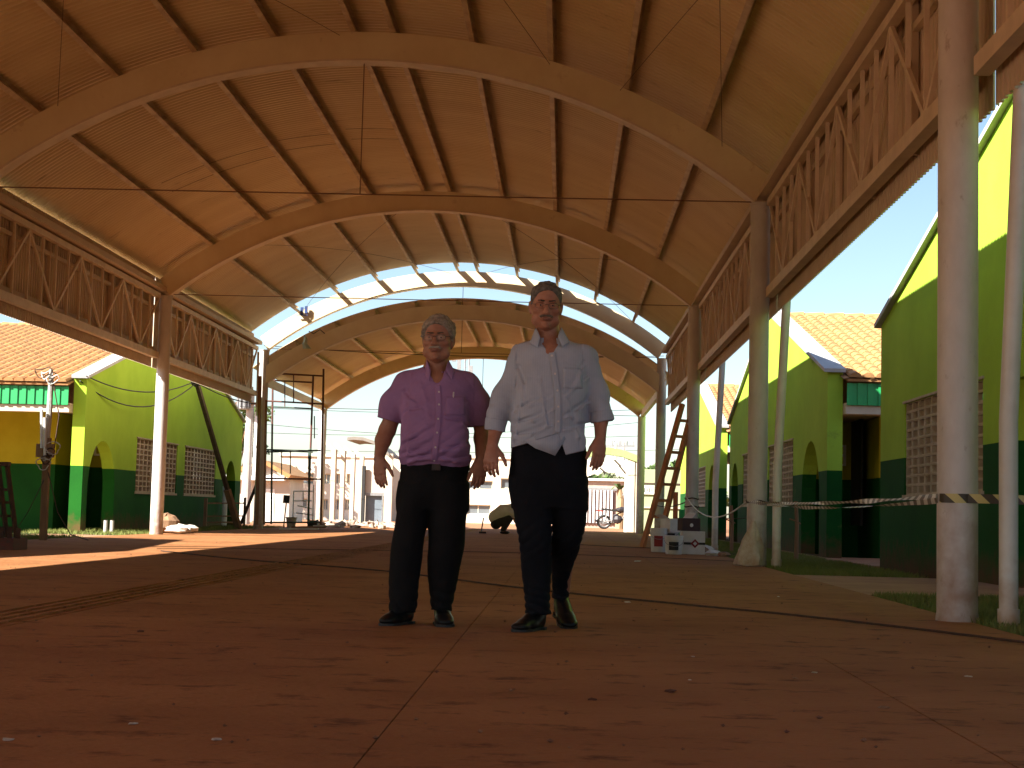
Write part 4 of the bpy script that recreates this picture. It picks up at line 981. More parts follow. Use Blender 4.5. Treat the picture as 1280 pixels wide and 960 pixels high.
# motorcycle
def motorcycle():
    Y = 63; p = B(768, Y); t = thing('motorcycle', p, 'small dark motorcycle parked in the sun by the gateway', 'motorcycle', rz=0)
    mt = mat('motorcycle body', (.025, .02, .025), .4, spec=.6); rr = .29
    for i, dx in enumerate((-.38, .80)):
        w_ = MB(); pts = [(dx + (rr-.05)*math.cos(a), 0, rr + (rr-.05)*math.sin(a)) for a in np.linspace(0, 2*PI, 25)]
        wl = MB().tube(pts[:-1] + [pts[0]], .048, 8, cap=False).build('wheel', M_black, t, local=True)
        MB().tube([(dx + (rr-.09)*math.cos(a), 0, rr + (rr-.09)*math.sin(a)) for a in np.linspace(0, 2*PI, 25)], .018, 6, cap=False).build('rim', M_grey, wl, local=True)
        for k in range(8): a = PI*k/8; MB().tube([(dx + .19*math.cos(a), 0, rr+.19*math.sin(a)), (dx - .19*math.cos(a), 0, rr-.19*math.sin(a))], .007, 4).build('spoke', M_grey, wl, local=True)
    MB().blob((.30, 0, .78), (.24, .12, .12), 10, 1, .03).build('fuel_tank', mt, t, local=True)
    MB().bar((-.5, 0, .80), (.12, 0, .74), .20, .08).build('seat', M_black, t, local=True)
    MB().bar((-.72, 0, .74), (-.40, 0, .72), .12, .05).build('tail', mat('red plastic', (.4, .03, .02), .4), t, local=True)
    MB().blob((.15, 0, .40), (.2, .12, .18), 8, 2, .1).build('engine', mt, t, local=True)
    MB().tube([(.1, .1, .3), (-.2, .13, .22), (-.75, .14, .34)], [.03, .035, .05], 8).build('exhaust', M_grey, t, local=True)
    for s in (-1, 1): MB().tube([(.80, s*.07, rr), (.62, s*.07, .92)], .025, 6).build('fork', M_grey, t, local=True); MB().tube([(-.38, s*.09, rr), (-.1, s*.1, .35)], .022, 6).build('swing_arm', M_grey, t, local=True); MB().tube([(-.34, s*.1, .34), (-.25, s*.1, .70)], .03, 6).build('shock', M_grey, t, local=True)
    MB().tube([(.58, -.33, 1.0), (.60, -.1, .95), (.60, .1, .95), (.58, .33, 1.0)], .018, 6).build('handlebar', M_black, t, local=True)
    MB().blob((.72, 0, .86), (.09, .09, .10), 8, 3, 0).build('headlamp', M_grey, t, local=True)
    MB().tube([(.30, 0, .68), (.0, 0, .55), (.0, 0, .35)], .03, 6).tube([(.6, 0, .9), (.30, 0, .35), (-.1, 0, .33)], .03, 6).build('frame', mt, t, local=True)
    MB().bar((.55, 0, .62), (.98, 0, .56), .12, .02).build('mudguard', mt, t, local=True)
motorcycle()
# ================================================================== PEOPLE (smooth implicit bodies, meshed with surface nets)
def herm(z, zs, vs):
    zs = np.asarray(zs, float); vs = np.asarray(vs, float)
    if zs[0] > zs[-1]: zs = zs[::-1]; vs = vs[::-1]
    m = np.gradient(vs, zs) if len(zs) > 2 else np.full(len(zs), (vs[-1]-vs[0])/(zs[-1]-zs[0]))
    i = np.clip(np.searchsorted(zs, z) - 1, 0, len(zs)-2); h = zs[i+1]-zs[i]; t = np.clip((z-zs[i])/h, 0, 1)
    return (2*t**3-3*t**2+1)*vs[i] + (t**3-2*t**2+t)*h*m[i] + (-2*t**3+3*t**2)*vs[i+1] + (t**3-t**2)*h*m[i+1]
class Field:
    def __init__(s, lo, hi, h):
        s.h = h; s.lo = np.array(lo, float); s.n = np.ceil((np.array(hi)-s.lo)/h).astype(int)+1
        s.D = np.full(s.n, .3, np.float32); s.R = np.eye(3); s.o = np.zeros(3); s.sc = 1.0
    def frame(s, o=(0, 0, 0), R=None, sc=1.0): s.o = np.array(o, float); s.R = np.eye(3) if R is None else np.array(R); s.sc = sc
    def _blk(s, c, rad, fn, k, op):
        cw = s.o + s.R @ (np.asarray(c, float)*s.sc); rad = rad*s.sc + k*1.3 + 3*s.h
        a = np.maximum(np.floor((cw-rad-s.lo)/s.h).astype(int), 0); b = np.minimum(np.ceil((cw+rad-s.lo)/s.h).astype(int)+1, s.n)
        if (b <= a).any(): return
        g = [s.lo[i] + s.h*np.arange(a[i], b[i]) - s.o[i] for i in range(3)]
        X, Y, Z = np.meshgrid(*g, indexing='ij'); iR = s.R.T
        x = (iR[0, 0]*X + iR[0, 1]*Y + iR[0, 2]*Z)/s.sc; y = (iR[1, 0]*X + iR[1, 1]*Y + iR[1, 2]*Z)/s.sc; z = (iR[2, 0]*X + iR[2, 1]*Y + iR[2, 2]*Z)/s.sc
        d = fn(x, y, z)*s.sc; sl = (slice(a[0], b[0]), slice(a[1], b[1]), slice(a[2], b[2])); D = s.D[sl]
        if op == 'add':
            if k > 0: h = np.clip(.5 + .5*(D-d)/k, 0, 1); s.D[sl] = D*(1-h) + d*h - k*h*(1-h)
            else: s.D[sl] = np.minimum(D, d)
        elif op == 'sub':
            d = -d
            if k > 0: h = np.clip(.5 - .5*(D-d)/k, 0, 1); s.D[sl] = D*(1-h) + d*h + k*h*(1-h)
            else: s.D[sl] = np.maximum(D, d)
        elif op == 'max': s.D[sl] = np.maximum(D, d)
    def ell(s, c, r, k=.01, op='add', rot=None):
        c = np.array(c, float); r = np.array(r, float); Q = None if rot is None else np.array(rot)
        def fn(x, y, z):
            x = x-c[0]; y = y-c[1]; z = z-c[2]
            if Q is not None: x, y, z = Q[0, 0]*x+Q[1, 0]*y+Q[2, 0]*z, Q[0, 1]*x+Q[1, 1]*y+Q[2, 1]*z, Q[0, 2]*x+Q[1, 2]*y+Q[2, 2]*z
            k0 = np.sqrt((x/r[0])**2+(y/r[1])**2+(z/r[2])**2); k1 = np.sqrt((x/r[0]**2)**2+(y/r[1]**2)**2+(z/r[2]**2)**2)+1e-9
            return k0*(k0-1)/k1
        s._blk(c, r.max(), fn, k, op)
    def cone(s, a, b, ra, rb, k=.01, op='add', sy=1.0):
        a = np.array(a, float); b = np.array(b, float); ba = b-a; L2 = (ba*ba).sum()
        def fn(x, y, z):
            px, py, pz = x-a[0], y-a[1], z-a[2]; t = np.clip((px*ba[0]+py*ba[1]+pz*ba[2])/L2, 0, 1)
            qx, qy, qz = px-t*ba[0], (py-t*ba[1])/sy, pz-t*ba[2]
            return np.sqrt(qx*qx+qy*qy+qz*qz) - (ra + (rb-ra)*t)
        s._blk((a+b)/2, math.sqrt(L2)/2 + max(ra, rb)*max(1, sy), fn, k, op)
    def chain(s, pts, rs, k=.01, sy=1.0):
        for i in range(len(pts)-1): s.cone(pts[i], pts[i+1], rs[i], rs[i+1], k, sy=sy)
    def stack(s, rows, k=.01, p=2.0, cap=True):
        rows = sorted(rows); R = np.array(rows, float); z0, z1 = R[0, 0], R[-1, 0]
        c = (R[:, 1].mean(), R[:, 2].mean(), (z0+z1)/2); rad = math.sqrt(((z1-z0)/2)**2 + (R[:, 3].max()+np.ptp(R[:, 1]))**2 + (R[:, 4].max()+np.ptp(R[:, 2]))**2)
        def fn(x, y, z):
            zc = np.clip(z, z0, z1); cx_, cy_, rx, ry = (herm(zc, R[:, 0], R[:, i]) for i in (1, 2, 3, 4))
            rx = np.maximum(rx, .004); ry = np.maximum(ry, .004)
            q = ((np.abs(x-cx_)/rx)**p + (np.abs(y-cy_)/ry)**p)**(1/p); d = (q-1)*np.minimum(rx, ry)
            return np.maximum(d, np.maximum(z0-z, z-z1)) if cap else d
        s._blk(c, rad, fn, k, 'add')
    def clip(s, fn):
        X, Y, Z = np.meshgrid(*[s.lo[i]+s.h*np.arange(s.n[i]) for i in range(3)], indexing='ij', sparse=True)
        s.D = np.maximum(s.D, (fn(X, Y, Z)).astype(np.float32))
    def disp(s, fn):
        X, Y, Z = np.meshgrid(*[s.lo[i]+s.h*np.arange(s.n[i]) for i in range(3)], indexing='ij', sparse=True)
        s.D = s.D + (fn(X, Y, Z)).astype(np.float32)*(np.abs(s.D) < .06)
    def mesh(s, name, m, parent, smooth_it=1):
        D = np.pad(s.D, 1, constant_values=.3); S = D < 0; n = D.shape
        c = [S[i:n[0]-1+i, j:n[1]-1+j, k:n[2]-1+k] for i in (0, 1) for j in (0, 1) for k in (0, 1)]
        cnt = sum(a.astype(np.int8) for a in c); act = (cnt > 0) & (cnt < 8); idx = np.argwhere(act)
        num = np.full(act.shape, -1, np.int32); num[act] = np.arange(len(idx))
        pos = np.zeros((len(idx), 3)); w_ = np.zeros(len(idx)); cor = [(i, j, k) for i in (0, 1) for j in (0, 1) for k in (0, 1)]
        vals = {q: D[idx[:, 0]+q[0], idx[:, 1]+q[1], idx[:, 2]+q[2]] for q in cor}
        for q in cor:
            for ax in range(3):
                if q[ax] == 0:
                    r_ = list(q); r_[ax] = 1; r_ = tuple(r_); a, b = vals[q], vals[r_]; x = (a < 0) != (b < 0)
                    t = np.where(x, a/(a-b+1e-12*(a == b)), 0); p = np.tile(np.array(q, float), (len(idx), 1)); p[:, ax] = t
                    pos += p*x[:, None]; w_ += x
        V = (pos/w_[:, None] + idx - 1)*s.h + s.lo; F = []
        for ax in range(3):
            o1, o2 = (ax+1) % 3, (ax+2) % 3
            sl = [slice(None)]*3; sl[ax] = slice(0, -1); A = S[tuple(sl)]; sl[ax] = slice(1, None); Bq = S[tuple(sl)]
            e = np.argwhere(A != Bq); ins = A[tuple(e.T)]
            def cell(d1, d2): q = e.copy(); q[:, o1] += d1; q[:, o2] += d2; return num[q[:, 0], q[:, 1], q[:, 2]]
            ok = (e[:, o1] > 0) & (e[:, o2] > 0); e = e[ok]; ins = ins[ok]
            f = np.stack([cell(-1, -1), cell(0, -1), cell(0, 0), cell(-1, 0)], 1); f[~ins] = f[~ins][:, ::-1]; F.append(f)
        F = np.concatenate(F); F = F[(F >= 0).all(1)]
        for _ in range(smooth_it):
            acc = np.zeros_like(V); ct = np.zeros(len(V))
            for i in range(4):
                a, b = F[:, i], F[:, (i+1) % 4]; np.add.at(acc, a, V[b]); np.add.at(ct, a, 1); np.add.at(acc, b, V[a]); np.add.at(ct, b, 1)
            V = V*.5 + .5*acc/np.maximum(ct, 1)[:, None]
        s.V, s.F = V, F
        me = np_mesh(name, V, F, True); return link_mesh(name, me, m, parent)
    def bvh(s): return BVHTree.FromPolygons([tuple(v) for v in s.V.tolist()], s.F.tolist())
def nz(seed, freq, dirs=7):
    g = np.random.default_rng(seed); K = g.normal(0, 1, (dirs, 3)); K /= np.linalg.norm(K, axis=1)[:, None]; K *= (freq*g.uniform(.6, 1.5, dirs))[:, None]; P = g.uniform(0, 6.28, dirs)
    def f(x, y, z):
        r_ = 0
        for i in range(dirs): r_ = r_ + np.sin(K[i, 0]*x + K[i, 1]*y + K[i, 2]*z + P[i] + .8*np.sin(K[(i+3) % dirs, 0]*x*.7 + K[(i+3) % dirs, 2]*z*.7))
        return r_/dirs
    return f
def rotm(rx=0, ry=0, rz=0): return np.array(Matrix.Rotation(rz, 3, 'Z') @ Matrix.Rotation(ry, 3, 'Y') @ Matrix.Rotation(rx, 3, 'X'))

def cloth_mat(name, col, col2, stripe=None, rough=.85, bump=.25):
    m = mat(name, col, rough, col2, 7, bump, 26, spec=.2, stretch=(1, 1, 1))
    if stripe:
        n = m.node_tree; b = n.nodes['Principled BSDF']; src = b.inputs['Base Color'].links[0].from_socket
        geo = n.nodes.new('ShaderNodeNewGeometry'); sp = n.nodes.new('ShaderNodeSeparateXYZ'); n.links.new(geo.outputs['Position'], sp.inputs[0])
        mu = n.nodes.new('ShaderNodeMath'); mu.operation = 'MULTIPLY'; mu.inputs[1].default_value = 2*PI/stripe; n.links.new(sp.outputs['X'], mu.inputs[0])
        si = n.nodes.new('ShaderNodeMath'); si.operation = 'SINE'; n.links.new(mu.outputs[0], si.inputs[0])
        mr = n.nodes.new('ShaderNodeMapRange'); mr.inputs[1].default_value = -1; mr.inputs[3].default_value = .95; mr.inputs[4].default_value = 1.0; n.links.new(si.outputs[0], mr.inputs[0])
        hs = n.nodes.new('ShaderNodeVectorMath'); hs.operation = 'SCALE'; n.links.new(src, hs.inputs[0]); n.links.new(mr.outputs[0], hs.inputs['Scale']); n.links.new(hs.outputs[0], b.inputs['Base Color'])
    return m
def skin_mat(name, c, c2):
    m = mat(name, c, .5, c2, 22, .12, 120, spec=.35, lo=.4, hi=.62); b = m.node_tree.nodes['Principled BSDF']
    b.inputs['Subsurface Weight'].default_value = .08; b.inputs['Subsurface Radius'].default_value = (.02, .008, .005); return m

# ---- head in its own frame: chin at z=0, crown at .24, face towards -y
SKULL = [(-.006, 0, -.030, .012, .012), (.004, 0, -.028, .036, .036), (.02, 0, -.018, .050, .056), (.045, 0, -.008, .061, .071), (.075, 0, -.001, .069, .081), (.105, 0, .004, .0725, .087),
         (.135, 0, .008, .0745, .091), (.165, 0, .012, .0755, .093), (.192, 0, .014, .071, .088), (.215, 0, .015, .058, .073), (.230, 0, .015, .038, .050), (.238, 0, .015, .012, .018)]
def head(F, o, R, sc, jowl=1.0, nose=1.0):
    F.frame(o, R, sc)
    F.stack(SKULL, .012)
    for s_ in (-1, 1):
        F.ell((s_*.046, -.048, .098), (.026, .026, .022), .018)                 # cheekbone
        F.ell((s_*.047*jowl, -.035, .045), (.024, .030, .028), .018)            # jowl
        F.ell((s_*.031, -.094, .124), (.019, .014, .012), .008, 'sub')          # socket
        F.ell((s_*.029, -.084, .143), (.024, .012, .0075), .010)                # brow ridge
        F.ell((s_*.031, -.0745, .1235), (.0160, .0125, .0105), .005)              # lids over the eye
        F.cone((s_*.020, -.083, .113), (s_*.036, -.079, .1105), .005, .004, .006)   # bag under the eye
        F.ell((s_*.0135*nose, -.094, .083), (.0095, .012, .0085), .007)         # nostril wing
        F.ell((s_*.079, .010, .110), (.009, .019, .033), .006, rot=rotm(.15, s_*.12, -s_*.35)) # ear
        F.ell((s_*.086, .004, .113), (.006, .010, .019), .004, 'sub', rot=rotm(.15, s_*.12, -s_*.35))
        F.ell((s_*.076, .004, .083), (.007, .010, .010), .006)
        F.cone((s_*.024, -.086, .080), (s_*.036, -.074, .050), .0028, .003, .006, 'sub')  # nose-to-mouth fold
    for s_ in (-1, 1): F.cone((s_*.022, -.092, .1225), (s_*.039, -.088, .1225), .0026, .0022, .001, 'sub')
    F.cone((0, -.086, .130), (0, -.106, .092), .0095, .0125*nose, .012)
    F.ell((0, -.109, .087), (.0125*nose, .011, .0105), .008)
    F.ell((0, -.081, .062), (.032, .018, .018), .012)
    F.ell((0, -.096, .0605), (.024, .007, .0045), .004); F.ell((0, -.0945, .052), (.020, .008, .0055), .004)
    F.cone((-.023, -.0985, .0565), (.023, -.0985, .0565), .0022, .0022, .002, 'sub')
    F.ell((0, -.078, .020), (.021, .016, .015), .012)
    for z_ in (.176, .188): F.cone((-.032, -.085, z_), (.032, -.085, z_), .0016, .0016, .004, 'sub')
    F.frame()
def hair(o, R, sc, parent, m, zline, thick, name='hair', seed=1, bald=0, amp=.004, h=.003):
    oo = np.array(o); H = Field(oo-.20, oo + np.array([.20, .20, .34]), h); H.frame(o, R, sc)
    rows = [(z, cx_, cy_+.003, rx+thick(z), ry+thick(z)) for z, cx_, cy_, rx, ry in SKULL if z > .02]
    rows[-1] = (rows[-1][0]+thick(.238), 0, rows[-1][2], .015, .02); rows.insert(-1, (.236+thick(.236)*.6, 0, .015, .038, .045))
    H.stack(rows, 0)
    g = [H.lo[i]+H.h*np.arange(H.n[i]) for i in range(3)]; X, Y, Z = np.meshgrid(*g, indexing='ij')
    P = np.stack([X-oo[0], Y-oo[1], Z-oo[2]], -1) @ H.R / sc; x, y, z = P[..., 0], P[..., 1], P[..., 2]
    zl = np.interp(y.ravel(), [q[0] for q in zline], [q[1] for q in zline]).reshape(y.shape)
    n1 = nz(seed, 260)(x, y*.4, z*.8); n2 = nz(seed+5, 80)(x, y, z)
    H.D = np.maximum(H.D + (amp*n1 + amp*1.2*n2).astype(np.float32), ((zl - z) + .006*n1)*sc).astype(np.float32)
    if bald: H.D = np.maximum(H.D, (bald_fn(x, y, z, bald)*sc).astype(np.float32))
    return H.mesh(name, m, parent, 0)
def bald_fn(x, y, z, b): return b - np.sqrt((x/1.0)**2 + ((y+.05)/1.2)**2 + ((z-.235)/.6)**2)
def head_extras(o, R, sc, parent, body, hairm, browm, moustm, glasses=True, mw=.030, rim=None):
    o = np.array(o); R = np.array(R)
    W = lambda p: Vector(o + R @ (np.array(p)*sc))
    def small(name, prims, m, h=.0022, amp=.0015, fr=320):
        c = np.mean([q[0] for q in prims], axis=0); cw = o + R @ (c*sc); F = Field(cw-.06, cw+.06, h); F.frame(o, R, sc)
        for c_, r_ in prims: F.ell(c_, r_, .004)
        f = nz(3, fr); F.frame(); F.disp(lambda x, y, z: amp*f(x, y, z)); return F.mesh(name, m, parent, 0)
    for s_ in (-1, 1):
        small('eyebrow', [((s_*.020, -.0955, .1445), (.012, .0045, .0042)), ((s_*.034, -.0905, .146), (.013, .0045, .0042))], browm)
        e = MB(); c = W((s_*.031, -.0745, .1230)); e.blob(c, (.0118*sc,)*3, 14, 0, 0)
        eb = e.build('eye', mat('shaded eyeball', (.045, .03, .024), .25), parent, local=True, smooth=True)  # eyeball coloured near-black, shade under the brow put into its colour
        c = W((s_*.031, -.0846, .1228)); MB().blob(c, (.0052*sc, .0022*sc, .0048*sc), 12, 0, 0).build('iris', mat('dark iris', (.02, .012, .008), .2), eb, local=True, smooth=True)
    small('moustache', [((-.012, -.0985, .0705), (.016, .007, .0065)), ((.012, -.0985, .0705), (.016, .007, .0065)), ((-mw+.004, -.092, .066), (.009, .006, .0065)), ((mw-.004, -.092, .066), (.009, .006, .0065))], moustm)
    small('lips', [((0, -.1005, .0520), (.019, .0042, .0042)), ((0, -.100, .0592), (.021, .004, .0030))], mat('lips', (.22, .085, .06), .5), amp=0)
    if glasses:
        g = rim or mat('dark spectacle metal', (.08, .07, .065), .3, metal=.7)
        fr = MB()
        for s_ in (-1, 1):
            P = [W((s_*.034 + .0245*math.copysign(abs(math.cos(a))**.6, math.cos(a)), -.106 + .006*abs(math.cos(a))*(1 if math.cos(a)*s_ > 0 else 0), .120 + .0135*math.copysign(abs(math.sin(a))**.6, math.sin(a)))) for a in np.linspace(0, 2*PI, 21)]
            fr.tube(P, .0010, 5, cap=False)
            fr.tube([W((s_*.0575, -.102, .125)), W((s_*.079, -.085, .128)), W((s_*.083, -.02, .128)), W((s_*.080, .012, .120))], .0016, 5)
        fr.tube([W((-.0095, -.106, .124)), W((0, -.110, .127)), W((.0095, -.106, .124))], .0014, 5)
        go = fr.build('glasses', g, parent, local=True)
        gl = mat('spectacle glass', (.9, .9, .9), .05, trans=1, alpha=.22)
        for s_ in (-1, 1):
            P = [W((s_*.033 + .0235*math.cos(a), -.1045, .121 + .0155*math.sin(a))) for a in np.linspace(0, 2*PI, 20, endpoint=False)]
            mb = MB(); mb.add(P, [tuple(range(20))]); mb.build('lens', gl, go, local=True)
def hand(F, w_, d, n, th, sc=1.0, curl=(.25, .35, .3), spread=1.0, thumb_out=.5):
    """w_: wrist, d: direction to the knuckles, n: palm normal (fingers curl towards it), th: thumb side"""
    w_ = np.array(w_, float); d = np.array(d, float); d /= np.linalg.norm(d); n = np.array(n, float); n -= d*(n@d); n /= np.linalg.norm(n); th = np.array(th, float); th -= d*(th@d) + n*(th@n); th /= np.linalg.norm(th)
    kn = []; L = [.070, .078, .073, .058]
    for i, off in enumerate((.030, .0105, -.0095, -.028)):
        k_ = w_ + sc*(d*(.090 - .004*abs(i-1.2)) + th*off*spread); kn.append(k_)
        F.cone(w_ + sc*(th*off*.45 + d*.012), k_, .0155*sc, .0108*sc, .012)
        F.ell(k_ - n*sc*.003, (.0105*sc,)*3, .006)
    F.ell(w_ + sc*(d*.05 + n*.003), (.030*sc, .022*sc, .030*sc), .02)
    for i in range(4):
        p = kn[i]; ang = 0; rr = [.0104, .0095, .0086, .0072]
        dv = d + th*(.045-.032*i)*spread; dv /= np.linalg.norm(dv)
        for j in range(3):
            ang += curl[j]*(1 + .14*i); v = dv*math.cos(ang) + n*math.sin(ang); q = p + v*L[i]*sc*(.44, .31, .25)[j]
            F.cone(p, q, rr[j]*sc*(1 if i < 3 else .88), rr[j+1]*sc*(1 if i < 3 else .88), .003)
            if j: F.ell(p, (rr[j]*1.08*sc,)*3, .002)
            p = q
    b = w_ + sc*(d*.022 + th*.022 + n*.004); dv = d*.75 + th*thumb_out + n*.25; dv /= np.linalg.norm(dv); m_ = b + dv*.042*sc
    F.cone(b, m_, .0155*sc, .0125*sc, .010); dv2 = dv*.8 + d*.45; dv2 /= np.linalg.norm(dv2); q = m_ + dv2*.032*sc; F.cone(m_, q, .0112*sc, .0100*sc, .004)
    dv3 = dv2*.8 + d*.4 + n*.1; dv3 /= np.linalg.norm(dv3); F.cone(q, q + dv3*.026*sc, .0102*sc, .0078*sc, .003)
def shoe(F, heel, yaw, L=.29, pitch=0.0, w_=.047):
    """heel: point on the ground under the heel; toe points along -y turned by yaw"""
    R = rotm(0, 0, yaw) @ rotm(pitch, 0, 0); F.frame(heel, R)
    F.ell((0, -.045, .045), (w_*.80, .062, .048), .02); F.ell((0, -.16, .034), (w_*1.06, .085, .036), .03); F.ell((.002, -L+.055, .026), (w_*.92, .055, .024), .02)
    F.cone((0, -.10, .060), (0, -.02, .10), w_*.75, w_*.80, .03); F.ell((0, -.10, .055), (w_*.78, .08, .038), .02)
    F.frame()
def sole(heel, yaw, L, pitch, parent, m, w_=.049):
    R = rotm(0, 0, yaw) @ rotm(pitch, 0, 0); mb = MB()
    prof_ = [(0, .018), (.035, .0), (.045, -.04), (.038, -.09), (.047, -.15), (.053, -.20), (.045, -.25), (.025, -.28), (0, -.289)]
    pts = [(x*w_/.049, y*L/.29) for x, y in prof_] + [(-x*w_/.049, y*L/.29) for x, y in prof_[::-1][1:-1]]
    n = len(pts); V = []
    for z0_ in (0.001, .014): V += [Vector(np.array(heel) + R @ np.array((x, y, z0_))) for x, y in pts]
    mb.add(V, [tuple(range(n))[::-1], tuple(range(n, 2*n))] + [(i, (i+1) % n, n+(i+1) % n, n+i) for i in range(n)])
    V = [Vector(np.array(heel) + R @ np.array((x, y, z_))) for z_ in (-.012, .002) for x, y in ((-.03, .015), (.03, .015), (.034, -.065), (-.034, -.065))]
    return mb.build('sole', m, parent, local=True)
def drape(bv, pts, off, y0=-.6):
    out = []
    for x, z in pts:
        h = bv.ray_cast(Vector((x, y0, z)), Vector((0, 1, 0)), 2)
        out.append(Vector((x, h[0].y - off, z)) if h[0] is not None else None)
    return out
def strip_on(bv, path, wd, off, name, m, parent, nw=4, th=.003):
    """cloth strip laid on the front of a garment; path = [(x, z), ...]"""
    V = []; F = []; n = len(path)
    for i, (x, z) in enumerate(path):
        a = Vector(path[min(i+1, n-1)]) - Vector(path[max(i-1, 0)]); a = Vector((a.x, a.y)).normalized(); q = Vector((a.y, -a.x)); w2 = wd if not hasattr(wd, '__len__') else wd[i]
        row = drape(bv, [(x + q.x*w2*(j/nw-.5), z + q.y*w2*(j/nw-.5)) for j in range(nw+1)], off); last = None
        for k, r_ in enumerate(row):
            if r_ is None: r_ = next((g for g in row if g is not None), Vector((x, 0, z)))
            V.append(r_)
    for i in range(n-1):
        for j in range(nw): k = i*(nw+1)+j; F.append((k, k+1, k+nw+2, k+nw+1))
    o = MB().add(V, F).build(name, m, parent, local=True, smooth=True); md = o.modifiers.new('t', 'SOLIDIFY'); md.thickness = th; md.offset = 0
    return o
def patch_on(bv, quad, off, name, m, parent, n=8, th=.0025):
    a, b, c, d = [Vector(q) for q in quad]; V = []; F = []
    for i in range(n+1):
        for j in range(n+1):
            p = a.lerp(b, j/n).lerp(d.lerp(c, j/n), i/n); r_ = drape(bv, [(p.x, p.y)], off)[0]; V.append(r_ or Vector((p.x, 0, p.y)))
    for i in range(n):
        for j in range(n): k = i*(n+1)+j; F.append((k, k+1, k+n+2, k+n+1))
    o = MB().add(V, F).build(name, m, parent, local=True, smooth=True); md = o.modifiers.new('t', 'SOLIDIFY'); md.thickness = th; md.offset = 0; return o
def collar(parent, m, c, r0, r1, z0, z1, tilt, leafs, open_a=.5):
    """stand collar: ring open at the front, plus two pointed leaves"""
    V = []; F = []; n = 30; c = Vector(c)
    for i in range(n+1):
        a = -PI/2 + open_a + (2*PI-2*open_a)*i/n
        f = (1 - math.cos((i/n-.5)*2*PI))/2        # 0 at the back, 1 at the front
        for (r_, z, s) in ((r0[0], z0, 0), (r1[0], z1, 1)):
            rx = r_; ry = (r0 if s == 0 else r1)[1]
            V.append(Vector((c.x + rx*math.cos(a), c.y + ry*math.sin(a), z - tilt*f)))
        V.append(Vector((c.x + (r1[0]+.014)*math.cos(a), c.y + (r1[1]+.014)*math.sin(a), z1 - tilt*f - .004)))
        V.append(Vector((c.x + (r0[0]+.022)*math.cos(a), c.y + (r0[1]+.022)*math.sin(a), z0 - tilt*f - .004)))
    for i in range(n):
        for j in range(3): k = 4*i+j; F.append((k, k+4, k+5, k+1))
    o = MB().add(V, F).build('collar', m, parent, local=True, smooth=True); md = o.modifiers.new('t', 'SOLIDIFY'); md.thickness = .003
    for L in leafs:
        q = [Vector(p) for p in L]; mb = MB(); k = 5; V = []; F = []
        for i in range(k+1):
            for j in range(k+1):
                p = q[0].lerp(q[1], j/k).lerp(q[3].lerp(q[2], j/k), i/k); p = p + Vector((0, -.006*math.sin(PI*j/k)*math.sin(PI*i/k), 0)); V.append(p)
        for i in range(k):
            for j in range(k): w0 = i*(k+1)+j; F.append((w0, w0+1, w0+k+2, w0+k+1))
        lo = mb.add(V, F).build('collar_leaf', m, parent, local=True, smooth=True); md = lo.modifiers.new('t', 'SOLIDIFY'); md.thickness = .004

class Person:
    def __init__(s, px, py, label):
        d = ray(px, py); s.o = d*(-CH/d.z) + Vector((0, 0, CH)); s.o.z = 0; s.Y = s.o.y
        s.root = thing('person', s.o, label, 'person')
    def J(s, px, py, dy=0): p = at(px, py, s.Y+dy) - s.o; return np.array((p.x, dy, p.z))
    def R(s, wpx, dy=0): return wpx*(s.Y+dy)/CF/2       # half width in metres from a pixel width
M_skin1 = skin_mat('skin of the short man', (.36, .175, .115), (.31, .14, .09))
M_skin2 = skin_mat('skin of the tall man', (.40, .19, .125), (.33, .145, .095))
M_shoe = mat('black polished leather', (.008, .008, .009), .34, (.010, .010, .010), 9, .05, 40, spec=.22)
M_trouser = cloth_mat('black trousers', (.008, .008, .009), (.005, .005, .006), rough=.9, bump=.3)
M_jean = cloth_mat('dark navy jeans', (.007, .008, .012), (.004, .005, .008), rough=.9, bump=.3)
M_shirtT = cloth_mat('pale grey blue shirt', (.40, .44, .54), (.35, .385, .48), stripe=.012)
M_shirtS = cloth_mat('mauve shirt', (.31, .175, .35), (.26, .145, .295))
M_button = mat('pale button', (.6, .55, .55), .4)

def torso_rows(P, rows):           # rows: (py, left px, right px, depth radius, dy)
    out = []
    for py, a, b, ry, dy in rows:
        c = P.J((a+b)/2, py, 0); out.append((c[2], c[0], dy, P.R(b-a), ry))
    return out

def torso_front(P, rows, p=2.3):
    R_ = np.array(sorted(torso_rows(P, rows)))
    def f(x, z):
        cx_, cy_, rx, ry = (float(herm(np.array([z]), R_[:, 0], R_[:, i])[0]) for i in (1, 2, 3, 4)); u = min(.995, abs((x-cx_)/rx)); return cy_ - ry*(1-u**p)**(1/p)
    return f
def grooves(S, front, lines, J, P):
    for L in lines:
        pts = []
        for px, py in L: q = J(px, py); pts.append((q[0], front(q[0], q[2]) - .004, q[2]))
        n = len(pts)-1
        for i in range(n): S.cone(pts[i], pts[i+1], (.003, .006)[i] if n == 2 else .004, (.006, .002)[i] if n == 2 else .002, .018, 'sub')
        for i in range(n):
            a, b = np.array(pts[i]) + (0, .004, -.016), np.array(pts[i+1]) + (0, .004, -.014); S.cone(a, b, .003, .004, .020)

